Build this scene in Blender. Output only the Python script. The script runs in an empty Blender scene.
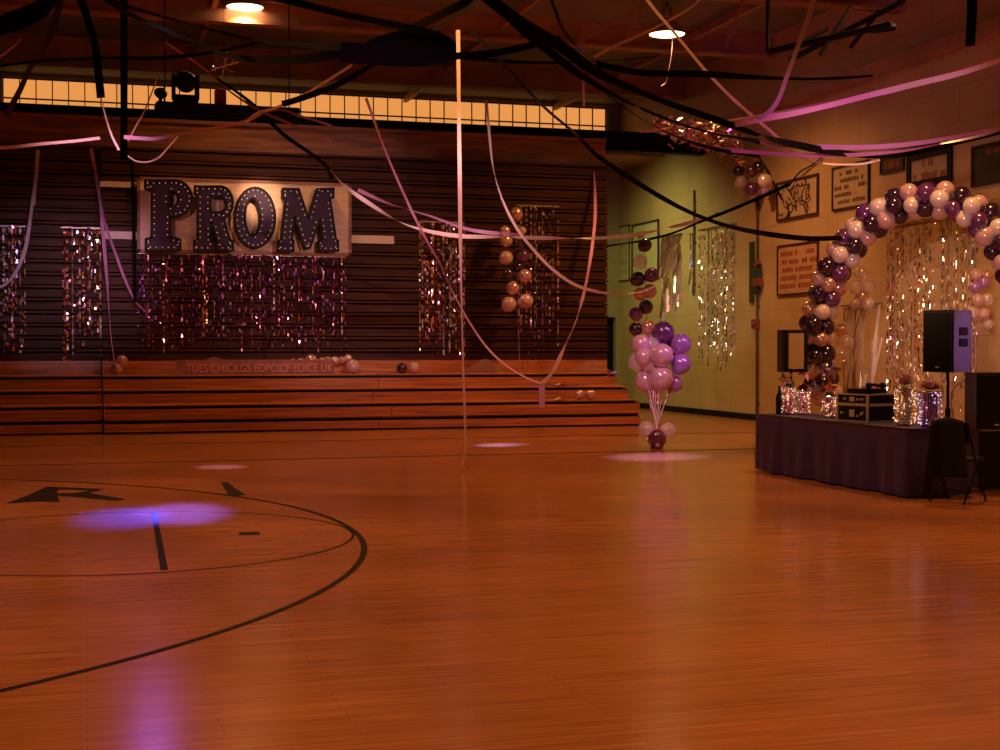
import bpy, bmesh, math, random
from mathutils import Vector, Matrix
random.seed(7)
S = bpy.context.scene
COL = S.collection

# ------------------------------------------------------------------ camera
FPX = 1400.0
YAW = math.radians(16.5)
PIT = math.atan(27 / FPX)
F0 = Vector((math.sin(YAW), math.cos(YAW), 0))
R_ = Vector((math.cos(YAW), -math.sin(YAW), 0))
FW = F0 * math.cos(PIT) - Vector((0, 0, 1)) * math.sin(PIT)
UP = R_.cross(FW)
CAM = Vector((0, 0, 1.62))
cd = bpy.data.cameras.new('camera')
cam = bpy.data.objects.new('camera', cd)
COL.objects.link(cam)
cd.sensor_width = 36.0
cd.lens = FPX / 1000 * 36
cd.clip_end = 200
m = Matrix.Identity(4)
for i, ax in enumerate((R_, UP, -FW)):
    for j in range(3):
        m[j][i] = ax[j]
m.translation = CAM
cam.matrix_world = m
S.camera = cam

def ray(x, y): return FW + R_ * ((x - 500) / FPX) + UP * ((375 - y) / FPX)
def P(x, y, d): return CAM + ray(x, y) * d
def onz(x, y, z=0.0): r = ray(x, y); return CAM + r * ((z - CAM.z) / r.z)
def onv(x, y, v): r = ray(x, y); return CAM + r * (v / r.y)
def onu(x, y, u): r = ray(x, y); return CAM + r * (u / r.x)

# ------------------------------------------------------------------ view, world, lights
S.view_settings.view_transform = 'Standard'
S.view_settings.look = 'None'
S.view_settings.gamma = 1.0
S.view_settings.use_curve_mapping = False
S.view_settings.exposure = 0.0
S.cycles.max_bounces = 8
S.cycles.sample_clamp_indirect = 4.0
S.cycles.use_denoising = True

W = bpy.data.worlds.new('world')
S.world = W
W.use_nodes = True
W.node_tree.nodes['Background'].inputs[0].default_value = (1.0, 0.36, 0.2, 1)
W.node_tree.nodes['Background'].inputs[1].default_value = 0.022

def spot(name, loc, target, power, color, angle, blend=0.5, radius=0.1):
    l = bpy.data.lights.new(name, 'SPOT')
    l.energy = power; l.color = color; l.spot_size = math.radians(angle); l.spot_blend = blend
    l.shadow_soft_size = radius
    o = bpy.data.objects.new(name, l)
    COL.objects.link(o)
    o.location = loc
    d = Vector(target) - Vector(loc)
    o.rotation_euler = d.to_track_quat('-Z', 'Y').to_euler()
    return o

UW_ = 14.3
SOD = (1.0, 0.445, 0.125)
# sodium high bays of the hall (the two in view carry fittings further down)
HB1 = P(245, 8, 27.0)
HB2 = P(667, 35, 27.5)
for (x, y) in ((-4.5, 4), (4.0, 5), (11.5, 5), (-4.5, 14), (4.0, 16), (11.0, 16)):
    spot('high_bay_light', (x, y, 7.4), (x, y, 0), 880, SOD, 138, 0.7, 0.22)
for p in (HB1, HB2):
    spot('high_bay_light', p - Vector((0, 0, 0.12)), (p.x, p.y, 0), 1050, SOD, 145, 0.8, 0.2)
# mercury lamp at the far end of the right wall
spot('far_end_light', (10.6, 32.4, 6.1), (14.4, 33.0, 1.9), 560, (0.86, 0.86, 0.26), 118, 1.0, 0.3)
# party lights on and off the rig; added unseen spots for decorations come last
RIG = P(186, 92, 23.4)
g = onz(122, 517); spot('party_or_added_light', RIG, g, 17000, (0.03, 0.06, 1.0), 5.4, 1.0, 0.05)
g = onz(182, 512); spot('party_or_added_light', RIG, g, 9500, (0.26, 0.13, 1.0), 5.8, 1.0, 0.05)
g = onz(500, 445); spot('party_or_added_light', (3.0, 18.0, 7.2), g, 30000, (0.16, 0.22, 1.0), 6.0, 1.0, 0.05)
g = onz(150, 640); spot('party_or_added_light', P(150, 90, 23.4), g, 60, (0.4, 0.14, 1.0), 16, 0.5, 0.1)
g = onz(655, 457); spot('party_or_added_light', (3.5, 16.0, 7.2), g, 18000, (0.30, 0.24, 0.9), 10.5, 1.0, 0.05)
g = onz(220, 467); spot('party_or_added_light', (3.0, 16.0, 7.2), g, 7000, (0.35, 0.3, 0.9), 6.0, 1.0, 0.05)
g = P(672, 360, 22.6); spot('party_or_added_light', (12.6, 17.0, 5.5), g, 700, (0.42, 0.10, 1.0), 12, 0.6, 0.1)
g = P(655, 375, 22.6); spot('party_or_added_light', (5.0, 14.5, 6.5), g, 900, (0.9, 0.40, 0.95), 12, 0.8, 0.1)
g = P(258, 212, 30.5); spot('party_or_added_light', (3.2, 24.5, 5.2), g, 1500, (1.0, 0.56, 0.36), 14, 1.0, 0.1)
g = P(962, 342, 16.6); spot('party_or_added_light', (12.5, 12.0, 3.6), g, 520, (0.6, 0.28, 0.9), 13, 0.7, 0.1)
g = P(930, 105, 14.0); spot('party_or_added_light', (5.5, 8.0, 3.0), g, 420, (1.0, 0.42, 0.72), 17, 0.9, 0.1)
g = P(815, 140, 16.0); spot('party_or_added_light', (5.5, 9.0, 3.2), g, 420, (1.0, 0.16, 0.85), 25, 1.0, 0.1)
g = P(440, 300, 22.0); spot('party_or_added_light', (0.5, 9.0, 5.5), g, 1400, (1.0, 0.42, 0.72), 28, 0.9, 0.15)  # unseen spot added to keep the long white streamer bright
g = P(930, 270, 20.0); spot('party_or_added_light', (3.5, 8.5, 3.4), g, 1900, (1.0, 0.58, 0.46), 22, 0.9, 0.1)  # added off-frame lamp, makes the fringe inside the arch sparkle
g = P(930, 310, 22.0); spot('party_or_added_light', (6.0, 9.0, 3.0), g, 1700, (1.0, 0.60, 0.36), 13, 0.9, 0.1)  # second unseen spot added on the gold fringe
g = onu(715, 305, UW_); spot('party_or_added_light', (5.2, 10.0, 3.0), g, 3000, (1.0, 0.78, 0.5), 8.5, 0.9, 0.1)  # narrow unseen beam put in for glints on the silver wall fringe
g = P(240, 285, 30.0); spot('party_or_added_light', (-1.5, 16.0, 5.0), g, 1200, (1.0, 0.40, 0.36), 24, 0.8, 0.1)  # unseen lamp added for the fringe under the letters
g = P(330, 262, 30.0); spot('party_or_added_light', (5.5, 14.0, 4.5), g, 2000, (1.0, 0.60, 0.55), 26, 0.8, 0.1)  # unseen spot added for glints in the bleacher fringes
g = P(104, 262, 28.0); spot('party_or_added_light', (-0.5, 15.0, 4.6), g, 1700, (1.0, 0.45, 0.66), 13, 0.9, 0.1)  # added pink spot, brightens the hanging streamers at left
g = P(60, 290, 30.0); spot('party_or_added_light', (1.0, 12.0, 5.0), g, 2800, (0.75, 0.6, 1.0), 14, 0.8, 0.1)  # unseen lamp added for sparkle in the leftmost fringes

# ------------------------------------------------------------------ materials
def new_mat(name):
    mt = bpy.data.materials.new(name); mt.use_nodes = True
    return mt, mt.node_tree, mt.node_tree.nodes['Principled BSDF']

def mat(name, color, rough=0.5, metal=0.0, spec=0.5, coat=0.0, emit=None, es=0.0, var=0.0, vscale=8.0, stretch=(1, 1, 1), alpha=1.0, sheen=0.0, trans=0.0):
    mt, nt, b = new_mat(name)
    b.inputs['Base Color'].default_value = (*color, 1)
    b.inputs['Roughness'].default_value = rough
    b.inputs['Metallic'].default_value = metal
    b.inputs['Specular IOR Level'].default_value = spec
    b.inputs['Coat Weight'].default_value = coat
    b.inputs['Coat Roughness'].default_value = 0.08
    b.inputs['Alpha'].default_value = alpha
    b.inputs['Sheen Weight'].default_value = sheen
    b.inputs['Transmission Weight'].default_value = trans
    if emit:
        b.inputs['Emission Color'].default_value = (*emit, 1)
        b.inputs['Emission Strength'].default_value = es
    if var > 0:
        tc = nt.nodes.new('ShaderNodeTexCoord'); mp = nt.nodes.new('ShaderNodeMapping')
        mp.inputs['Scale'].default_value = stretch
        nz = nt.nodes.new('ShaderNodeTexNoise'); nz.inputs['Scale'].default_value = vscale
        nz.inputs['Detail'].default_value = 5
        rp = nt.nodes.new('ShaderNodeValToRGB')
        rp.color_ramp.elements[0].position = 0.3; rp.color_ramp.elements[1].position = 0.7
        rp.color_ramp.elements[0].color = (*[c * (1 - var) for c in color], 1)
        rp.color_ramp.elements[1].color = (*[min(1, c * (1 + var)) for c in color], 1)
        nt.links.new(tc.outputs['Object'], mp.inputs[0]); nt.links.new(mp.outputs[0], nz.inputs[0])
        nt.links.new(nz.outputs[0], rp.inputs[0]); nt.links.new(rp.outputs[0], b.inputs['Base Color'])
    return mt

def floor_mat():
    mt, nt, b = new_mat('varnished_maple')
    N, L = nt.nodes, nt.links
    tc = N.new('ShaderNodeTexCoord')
    mp = N.new('ShaderNodeMapping'); mp.inputs['Scale'].default_value = (0.9, 16.0, 1)
    nz = N.new('ShaderNodeTexNoise'); nz.inputs['Scale'].default_value = 1.4; nz.inputs['Detail'].default_value = 7; nz.inputs['Roughness'].default_value = 0.65
    n2 = N.new('ShaderNodeTexNoise'); n2.inputs['Scale'].default_value = 0.45; n2.inputs['Detail'].default_value = 5
    br = N.new('ShaderNodeTexBrick')
    br.inputs['Color1'].default_value = (0.54, 0.20, 0.075, 1); br.inputs['Color2'].default_value = (0.47, 0.165, 0.06, 1)
    br.inputs['Mortar'].default_value = (0.36, 0.12, 0.035, 1)
    br.inputs['Scale'].default_value = 1.0; br.inputs['Mortar Size'].default_value = 0.002
    br.inputs['Brick Width'].default_value = 1.1; br.inputs['Row Height'].default_value = 0.058
    L.new(tc.outputs['Object'], br.inputs['Vector'])
    L.new(tc.outputs['Object'], mp.inputs[0]); L.new(mp.outputs[0], nz.inputs[0]); L.new(tc.outputs['Object'], n2.inputs[0])
    r1 = N.new('ShaderNodeMapRange'); r1.inputs[1].default_value = 0.3; r1.inputs[2].default_value = 0.7; r1.inputs[3].default_value = 0.72; r1.inputs[4].default_value = 1.2
    r2 = N.new('ShaderNodeMapRange'); r2.inputs[1].default_value = 0.35; r2.inputs[2].default_value = 0.65; r2.inputs[3].default_value = 0.8; r2.inputs[4].default_value = 1.12
    L.new(nz.outputs[0], r1.inputs[0]); L.new(n2.outputs[0], r2.inputs[0])
    mu = N.new('ShaderNodeMath'); mu.operation = 'MULTIPLY'
    L.new(r1.outputs[0], mu.inputs[0]); L.new(r2.outputs[0], mu.inputs[1])
    mx = N.new('ShaderNodeVectorMath'); mx.operation = 'SCALE'
    L.new(br.outputs['Color'], mx.inputs[0]); L.new(mu.outputs[0], mx.inputs['Scale'])
    L.new(mx.outputs[0], b.inputs['Base Color'])
    r3 = N.new('ShaderNodeMapRange'); r3.inputs[3].default_value = 0.11; r3.inputs[4].default_value = 0.24
    L.new(n2.outputs[0], r3.inputs[0]); L.new(r3.outputs[0], b.inputs['Roughness'])
    bp = N.new('ShaderNodeBump'); bp.inputs['Strength'].default_value = 0.06; bp.inputs['Distance'].default_value = 0.02
    L.new(nz.outputs[0], bp.inputs['Height']); L.new(bp.outputs[0], b.inputs['Normal'])
    return mt

def block_mat():
    mt, nt, b = new_mat('painted_block')
    N, L = nt.nodes, nt.links
    tc = N.new('ShaderNodeTexCoord')
    sp = N.new('ShaderNodeSeparateXYZ'); cb = N.new('ShaderNodeCombineXYZ')
    L.new(tc.outputs['Object'], sp.inputs[0])
    L.new(sp.outputs['Y'], cb.inputs['X']); L.new(sp.outputs['Z'], cb.inputs['Y'])
    br = N.new('ShaderNodeTexBrick')
    br.inputs['Color1'].default_value = (0.60, 0.41, 0.235, 1); br.inputs['Color2'].default_value = (0.57, 0.385, 0.22, 1)
    br.inputs['Mortar'].default_value = (0.48, 0.33, 0.19, 1)
    br.inputs['Scale'].default_value = 1.0; br.inputs['Mortar Size'].default_value = 0.012
    br.inputs['Brick Width'].default_value = 1.6; br.inputs['Row Height'].default_value = 0.61
    L.new(cb.outputs[0], br.inputs['Vector'])
    nz = N.new('ShaderNodeTexNoise'); nz.inputs['Scale'].default_value = 0.9; nz.inputs['Detail'].default_value = 4
    L.new(tc.outputs['Object'], nz.inputs[0])
    r1 = N.new('ShaderNodeMapRange'); r1.inputs[1].default_value = 0.3; r1.inputs[2].default_value = 0.7; r1.inputs[3].default_value = 0.85; r1.inputs[4].default_value = 1.1
    L.new(nz.outputs[0], r1.inputs[0])
    mx = N.new('ShaderNodeVectorMath'); mx.operation = 'SCALE'
    L.new(br.outputs['Color'], mx.inputs[0]); L.new(r1.outputs[0], mx.inputs['Scale'])
    L.new(mx.outputs[0], b.inputs['Base Color'])
    b.inputs['Roughness'].default_value = 0.45
    return mt

M = {
 'floor': floor_mat(),
 'block': block_mat(),
 'ceiling': mat('ceiling_paint', (0.23, 0.20, 0.21), 0.85, var=0.2, vscale=0.8),
 'steel_brown': mat('brown_steel', (0.42, 0.22, 0.15), 0.55, var=0.25, vscale=1.5),
 'rust_board': mat('fascia_wood', (0.27, 0.10, 0.045), 0.5, var=0.55, vscale=1.5, stretch=(0.6, 1, 6)),
 'back_wall': mat('back_wall_paint', (0.42, 0.36, 0.24), 0.7, var=0.1, vscale=1.0),
 'black': mat('black_paint', (0.007, 0.006, 0.007), 0.6, spec=0.2),
 'black_gloss': mat('black_gloss', (0.012, 0.011, 0.013), 0.25),
 'dark_line': mat('dark_floor_paint', (0.022, 0.014, 0.013), 0.6, spec=0.06),
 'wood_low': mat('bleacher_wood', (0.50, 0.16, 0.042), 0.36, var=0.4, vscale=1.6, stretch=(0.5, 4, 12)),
 'wood_high': mat('dark_bleacher_wood', (0.058, 0.017, 0.006), 0.6, spec=0.2, var=0.55, vscale=1.6, stretch=(0.4, 4, 10)),  # darker wood tone for the folded upper rows
 'wood_edge': mat('bleacher_end_wood', (0.12, 0.055, 0.03), 0.5, var=0.3, vscale=3),
 'sheet': mat('sign_sheet', (0.72, 0.50, 0.34), 0.6, var=0.15, vscale=3, stretch=(1, 1, 5)),
 'purple_face': mat('purple_card', (0.024, 0.006, 0.036), 0.5, spec=0.2, var=0.15, vscale=4),
 'bulb': mat('marquee_bulb', (0.9, 0.8, 0.7), 0.15, emit=(1.0, 0.62, 0.42), es=0.22),
 'cloth': mat('purple_satin', (0.046, 0.022, 0.17), 0.5, spec=0.3, sheen=0.06, var=0.12, vscale=5),
 'paper_white': mat('blank_paper', (0.72, 0.55, 0.48), 0.7),
 'band_glow': mat('glowing_pane', (0.8, 0.6, 0.35), 0.5, emit=(1.0, 0.39, 0.095), es=0.8, var=0.1, vscale=3),
 'lamp_glow': mat('lamp_lens', (1, 0.9, 0.7), 0.5, emit=(1.0, 0.62, 0.30), es=9.0),
 'lamp_metal': mat('lamp_aluminium', (0.55, 0.42, 0.34), 0.35, metal=0.8),
 'foil': mat('silver_foil', (0.92, 0.86, 0.84), 0.21, metal=1.0),
 'foil_pink': mat('magenta_foil', (0.80, 0.28, 0.52), 0.21, metal=1.0),
 'foil_gold': mat('gold_foil', (0.95, 0.72, 0.40), 0.21, metal=1.0),
 'foil_purple': mat('purple_foil', (0.15, 0.045, 0.17), 0.35, metal=1.0),
 'foil_blue': mat('violet_foil', (0.45, 0.40, 0.95), 0.21, metal=1.0),
 'fairy': mat('fairy_light', (0.9, 0.75, 0.6), 0.2, emit=(1.0, 0.62, 0.38), es=1.0),
 'fairy_cool': mat('cool_fairy_light', (0.8, 0.75, 0.9), 0.2, emit=(0.72, 0.55, 1.0), es=1.0),
 'foil_dull': mat('tarnished_foil', (0.38, 0.27, 0.23), 0.45, metal=0.8),
 'b_dark': mat('balloon_dark_purple', (0.030, 0.009, 0.033), 0.10, spec=0.7, coat=0.8),
 'b_purple': mat('balloon_purple', (0.12, 0.025, 0.15), 0.10, spec=0.7, coat=0.8),
 'b_white': mat('balloon_pearl_white', (0.80, 0.64, 0.64), 0.10, spec=0.7, coat=0.8),
 'b_pink': mat('balloon_pearl_pink', (0.62, 0.36, 0.38), 0.10, spec=0.7, coat=0.8),
 'b_clear': mat('balloon_clear', (0.85, 0.66, 0.70), 0.08, coat=0.6, alpha=0.42),
 'b_violet': mat('balloon_violet', (0.42, 0.17, 0.62), 0.10, spec=0.7, coat=0.8, alpha=0.8),
 'b_rose': mat('balloon_rose_gold', (0.70, 0.38, 0.33), 0.2, metal=0.5, coat=0.5),
 's_black': mat('black_streamer', (0.006, 0.004, 0.005), 0.85, spec=0.02),
 's_white': mat('white_streamer', (0.72, 0.53, 0.53), 0.4, sheen=0.1),
 's_pink': mat('lilac_streamer', (0.52, 0.23, 0.42), 0.4, sheen=0.1),
 's_violet': mat('purple_streamer', (0.035, 0.012, 0.055), 0.5, spec=0.3),
 'tulle': mat('tulle', (0.55, 0.32, 0.30), 0.8, alpha=0.22),
 'speaker': mat('speaker_plastic', (0.014, 0.012, 0.015), 0.38),
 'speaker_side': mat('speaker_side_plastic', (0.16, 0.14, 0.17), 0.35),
 'tan_panel_and_sheen': mat('tan_panel_and_sheen', (0.50, 0.36, 0.22), 0.5),  # tabletop tan, also reflected light painted on the loudspeaker face
 'chrome': mat('case_aluminium', (0.62, 0.55, 0.50), 0.3, metal=0.3),
 'poster_tan': mat('poster_tan', (0.50, 0.36, 0.23), 0.6, var=0.1, vscale=5),
 'poster_rose': mat('poster_rose', (0.55, 0.30, 0.20), 0.6, var=0.1, vscale=5),
 'poster_cream': mat('poster_cream', (0.58, 0.50, 0.30), 0.6, var=0.08, vscale=5),
 'poster_yellow': mat('poster_yellow', (0.55, 0.47, 0.06), 0.6),
 'poster_ink': mat('poster_ink', (0.09, 0.045, 0.03), 0.6),
 'poster_red': mat('poster_red_ink', (0.30, 0.07, 0.035), 0.6),
 'poster_dark': mat('poster_dark', (0.045, 0.032, 0.030), 0.5, var=0.4, vscale=4),
 'frame_dark': mat('dark_frame', (0.05, 0.022, 0.016), 0.5),
 'red_box': mat('red_metal', (0.22, 0.05, 0.035), 0.45),
 'green_bit': mat('dark_green', (0.03, 0.05, 0.03), 0.5),
 'conduit': mat('conduit', (0.09, 0.055, 0.04), 0.6),
 'pale_rope': mat('white_cable', (0.7, 0.6, 0.6), 0.5),
 'rail': mat('rail_paint', (0.035, 0.02, 0.015), 0.5),
 'red_case': mat('red_case', (0.30, 0.045, 0.025), 0.5),
}

# ------------------------------------------------------------------ mesh builder
class MB:
    def __init__(self): self.v = []; self.f = []; self.m = []
    def face(self, pts, mi=0):
        n = len(self.v); self.v += [Vector(p) for p in pts]; self.f.append(tuple(range(n, n + len(pts)))); self.m.append(mi)
    def box(self, c, s, mi=0, rz=0.0, rot=None):
        c = Vector(c); hx, hy, hz = s[0] / 2, s[1] / 2, s[2] / 2
        mt = rot if rot is not None else Matrix.Rotation(rz, 3, 'Z')
        n = len(self.v)
        for x, y, z in ((-1,-1,-1),(1,-1,-1),(1,1,-1),(-1,1,-1),(-1,-1,1),(1,-1,1),(1,1,1),(-1,1,1)):
            self.v.append(c + mt @ Vector((x * hx, y * hy, z * hz)))
        for q in ((0,3,2,1),(4,5,6,7),(0,1,5,4),(1,2,6,5),(2,3,7,6),(3,0,4,7)):
            self.f.append(tuple(n + i for i in q)); self.m.append(mi)
    def span(self, a, b, mi=0):
        a, b = Vector(a), Vector(b)
        self.box((a + b) / 2, [abs(b[i] - a[i]) for i in range(3)], mi)
    def tube(self, path, r, seg=8, mi=0, caps=True):
        path = [Vector(p) for p in path]; n0 = len(self.v); k = len(path)
        rs = r if isinstance(r, (list, tuple)) else [r] * k
        for i, p in enumerate(path):
            t = (path[min(i + 1, k - 1)] - path[max(i - 1, 0)]).normalized()
            a = t.cross(Vector((0, 0, 1)))
            if a.length < 1e-3: a = t.cross(Vector((1, 0, 0)))
            a.normalize(); b = t.cross(a)
            for j in range(seg):
                th = 2 * math.pi * j / seg
                self.v.append(p + (a * math.cos(th) + b * math.sin(th)) * rs[i])
        for i in range(k - 1):
            for j in range(seg):
                self.f.append((n0 + i*seg + j, n0 + i*seg + (j+1) % seg, n0 + (i+1)*seg + (j+1) % seg, n0 + (i+1)*seg + j)); self.m.append(mi)
        if caps:
            self.f.append(tuple(n0 + j for j in range(seg))); self.m.append(mi)
            self.f.append(tuple(n0 + (k-1)*seg + j for j in reversed(range(seg)))); self.m.append(mi)
    def lathe(self, prof, c=(0, 0, 0), seg=20, mi=0, axis=None):
        c = Vector(c); n0 = len(self.v); k = len(prof)
        q = Vector((0, 0, 1)).rotation_difference(Vector(axis)).to_matrix() if axis is not None else Matrix.Identity(3)
        for r, z in prof:
            for j in range(seg):
                th = 2 * math.pi * j / seg
                self.v.append(c + q @ Vector((r * math.cos(th), r * math.sin(th), z)))
        for i in range(k - 1):
            for j in range(seg):
                self.f.append((n0 + i*seg + j, n0 + i*seg + (j+1) % seg, n0 + (i+1)*seg + (j+1) % seg, n0 + (i+1)*seg + j)); self.m.append(mi)
    def sphere(self, c, r, mi=0, seg=8, rings=6, sz=1.0):
        self.lathe([(max(r * math.sin(math.pi * i / rings), 1e-4), -sz * r * math.cos(math.pi * i / rings)) for i in range(rings + 1)], c, seg, mi)
    def build(self, name, mats, parent=None, smooth=False, origin=None):
        me = bpy.data.meshes.new(name)
        off = Vector((0, 0, 0))
        if parent is not None: off = parent.location if parent.parent is None else parent.parent.location + parent.location
        elif origin is not None: off = Vector(origin)
        me.from_pydata([tuple(p - off) for p in self.v], [], self.f)
        if not isinstance(mats, (list, tuple)): mats = [mats]
        for q in mats: me.materials.append(q)
        for poly, i in zip(me.polygons, self.m):
            poly.material_index = i; poly.use_smooth = smooth
        me.update()
        o = bpy.data.objects.new(name, me); COL.objects.link(o)
        if parent is not None: o.parent = parent
        elif origin is not None: o.location = off
        return o

def bevel(o, w=0.01, seg=2):
    b = o.modifiers.new('bevel', 'BEVEL'); b.width = w; b.segments = seg; b.limit_method = 'ANGLE'
    return o
def tag(o, label, cat, group=None, kind=None):
    o['label'] = label; o['category'] = cat
    if group: o['group'] = group
    if kind: o['kind'] = kind
    return o
def struct(o):
    o['kind'] = 'structure'
    return o
def thing(name, loc, label, cat, group=None):
    o = bpy.data.objects.new(name, None); COL.objects.link(o); o.location = loc
    o.empty_display_size = 0.2
    return tag(o, label, cat, group)
def poly(name, contours, mapper, mats, parent=None, front=0.0, depth=0.0, origin=None):
    """closed 2-D contours (outer then holes) filled, extruded by depth along local y; mapper(x, y, d) gives the place"""
    bm = bmesh.new()
    for c in contours:
        vs = [bm.verts.new((x, y, 0)) for x, y in c]
        for i in range(len(vs)): bm.edges.new((vs[i], vs[(i + 1) % len(vs)]))
    bmesh.ops.triangle_fill(bm, edges=bm.edges[:], use_beauty=True, use_dissolve=False)
    mb = MB()
    for f in bm.faces:
        co = [(v.co.x, v.co.y) for v in f.verts]
        mb.face([mapper(x, y, front) for x, y in co], 0)
        if depth: mb.face([mapper(x, y, depth) for x, y in reversed(co)], 1)
    bm.free()
    if depth:
        for c in contours:
            for i in range(len(c)):
                a, b = c[i], c[(i + 1) % len(c)]
                mb.face([mapper(*a, front), mapper(*b, front), mapper(*b, depth), mapper(*a, depth)], 1)
    return mb.build(name, mats, parent, origin=origin)
def arc(cx, cy, rx, ry, a0, a1, n=14):
    return [(cx + rx * math.cos(math.radians(a0 + (a1 - a0) * i / n)), cy + ry * math.sin(math.radians(a0 + (a1 - a0) * i / n))) for i in range(n + 1)]
def catmull(pts, n=10):
    pts = [Vector(p) for p in pts]
    if len(pts) == 2:
        return [pts[0].lerp(pts[1], i / n) for i in range(n + 1)]
    q = [pts[0] * 2 - pts[1]] + pts + [pts[-1] * 2 - pts[-2]]
    out = []
    for i in range(1, len(q) - 2):
        p0, p1, p2, p3 = q[i-1:i+3]
        for k in range(n):
            t = k / n
            out.append(0.5 * ((2*p1) + (p2-p0)*t + (2*p0-5*p1+4*p2-p3)*t*t + (3*p1-p0-3*p2+p3)*t**3))
    out.append(pts[-1])
    return out

# ------------------------------------------------------------------ the room
UW = 14.35        # right wall
VB = 36.6         # far wall
HC = 8.4          # ceiling
mb = MB(); mb.span((-14, -3, -0.2), (UW + 0.3, VB + 0.3, 0)); struct(mb.build('floor', M['floor']))
mb = MB(); mb.span((-14, -3, HC), (UW + 0.3, VB + 0.3, HC + 0.2)); struct(mb.build('ceiling', M['ceiling']))
mb = MB(); mb.span((UW, -3, 0), (UW + 0.3, VB + 0.3, HC)); struct(mb.build('wall_right', M['block']))
# far wall with a doorway beside the corner
mb = MB()
du0, du1, dh = 13.5, 14.22, 2.48
mb.span((-14, VB, 0), (du0, VB + 0.3, HC)); mb.span((du1, VB, 0), (UW, VB + 0.3, HC)); mb.span((du0, VB, dh), (du1, VB + 0.3, HC))
struct(mb.build('wall_back', M['back_wall']))
mb = MB(); mb.span((du0, VB + 0.2, 0.0), (du1, VB + 0.26, dh))
mb.span((du0 + 0.1, VB + 0.17, 0.2), (du1 - 0.1, VB + 0.2, 1.1)); mb.span((du0 + 0.1, VB + 0.17, 1.3), (du1 - 0.1, VB + 0.2, 2.3))
struct(mb.build('door_1', M['black']))
mb = MB()
mb.span((UW - 0.025, -3, 0), (UW, VB, 0.14)); struct(mb.build('baseboard_right', M['black']))
# ledge along the right wall
mb = MB(); mb.span((UW - 0.25, -3, 6.72), (UW, VB, 6.95)); struct(mb.build('trim_1', M['steel_brown']))
# roof beams running across the hall
for v, z0, h in ((17.5, 7.75, 0.65), (22.6, 7.75, 0.65), (27.6, 7.9, 0.5), (32.2, 7.80, 0.6)):
    mb = MB()
    mb.span((-14, v - 0.03, z0), (UW, v + 0.03, HC)); mb.span((-14, v - 0.14, z0), (UW, v + 0.14, z0 + 0.06)); mb.span((-14, v - 0.14, HC - 0.06), (UW, v + 0.14, HC))
    struct(mb.build('ceiling_beam', M['steel_brown']))
for u in (-3.2, 2.4, 8.2, 12.4):
    mb = MB(); mb.span((u - 0.05, 10, 8.15), (u + 0.05, VB, 8.3)); struct(mb.build('ceiling_beam', M['steel_brown']))
# fascia over the bleachers and dark girder behind it
mb = MB()
mb.span((-14, 29.9, 5.66), (11.35, 30.0, 6.32)); mb.span((-14, 29.82, 5.62), (11.35, 30.02, 5.70)); mb.span((-14, 29.82, 6.28), (11.35, 30.3, 6.36))
struct(mb.build('trim_2', M['rust_board']))
mb = MB()
mb.span((-14, 31.0, 6.28), (UW, 31.35, 6.36)); mb.span((-14, 31.15, 6.36), (UW, 31.2, 6.7)); mb.span((-14, 31.0, 6.66), (UW, 31.35, 6.74))
struct(mb.build('ceiling_beam', M['black']))
mb = MB(); mb.span((-14, 33.5, 6.55), (UW, 33.62, 7.05)); struct(mb.build('trim_3', M['rust_board']))
# lit clerestory band high on the far wall
gx0, gx1, gz0, gz1 = -1.9, 13.9, 7.50, 8.26
mb = MB()
step = 0.385
n = int((gx1 - gx0) / step)
for i in range(n + 1):
    u = gx0 + i * step
    mb.span((u - 0.013, VB - 0.06, gz0), (u + 0.013, VB - 0.02, gz1))
for z in (gz0, gz0 + 0.27, gz1): mb.span((gx0, VB - 0.06, z - 0.018), (gx1, VB - 0.02, z + 0.018))
w1 = struct(mb.build('glow_band', M['rail']))
mb = MB(); mb.span((gx0, VB - 0.02, gz0), (gx1, VB - 0.01, gz1)); mb.build('pane', M['band_glow'], w1)
mb = MB(); mb.span((-14, 33.62, 6.55), (UW, VB, 6.7)); struct(mb.build('trim_4', M['steel_brown']))
# railing in front of it
rt = thing('balcony_railing', (2.4, 36.0, 6.9), 'dark metal railing in front of the glowing strip above the bleachers', 'railing')
for i in range(15):
    u = -1.8 + i * 1.1
    mb = MB(); mb.span((u - 0.025, 35.97, 6.7), (u + 0.025, 36.03, 7.45)); mb.build('post', M['rail'], rt)
for z in (7.42, 7.0):
    mb = MB(); mb.span((-1.9, 35.98, z - 0.025), (13.7, 36.02, z + 0.025)); mb.build('rail', M['rail'], rt)
# floor markings, last one a painted reflection
def ring(name, c, r, w, a0=0, a1=360, n=140):
    mb = MB()
    for i in range(n):
        t0, t1 = math.radians(a0 + (a1 - a0) * i / n), math.radians(a0 + (a1 - a0) * (i + 1) / n)
        mb.face([(c[0] + q * math.cos(t), c[1] + q * math.sin(t), 0.003) for q, t in ((r - w, t0), (r, t0), (r, t1), (r - w, t1))])
    return struct(mb.build(name, M['dark_line']))
ring('floor_mark', (-4.587, 12.41), 6.885, 0.05, -95, 95)
ring('floor_mark', (0.29, 12.29), 1.965, 0.024)
def paint(pts, hole=None):
    cs = [[tuple(onz(*p)[:2]) for p in pts]]
    if hole: cs.append([tuple(onz(*p)[:2]) for p in hole])
    return struct(poly('floor_mark', cs, lambda x, y, d: (x, y, 0.004), [M['dark_line']]))
paint([(151.5, 512.5), (156.5, 512.5), (168, 570), (160.5, 570)])
paint([(239, 532.6), (260, 532.2), (260, 534.8), (239, 535.2)])
paint([(221, 482.5), (228, 482.8), (236, 489), (246, 495), (229, 496.5)])
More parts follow.
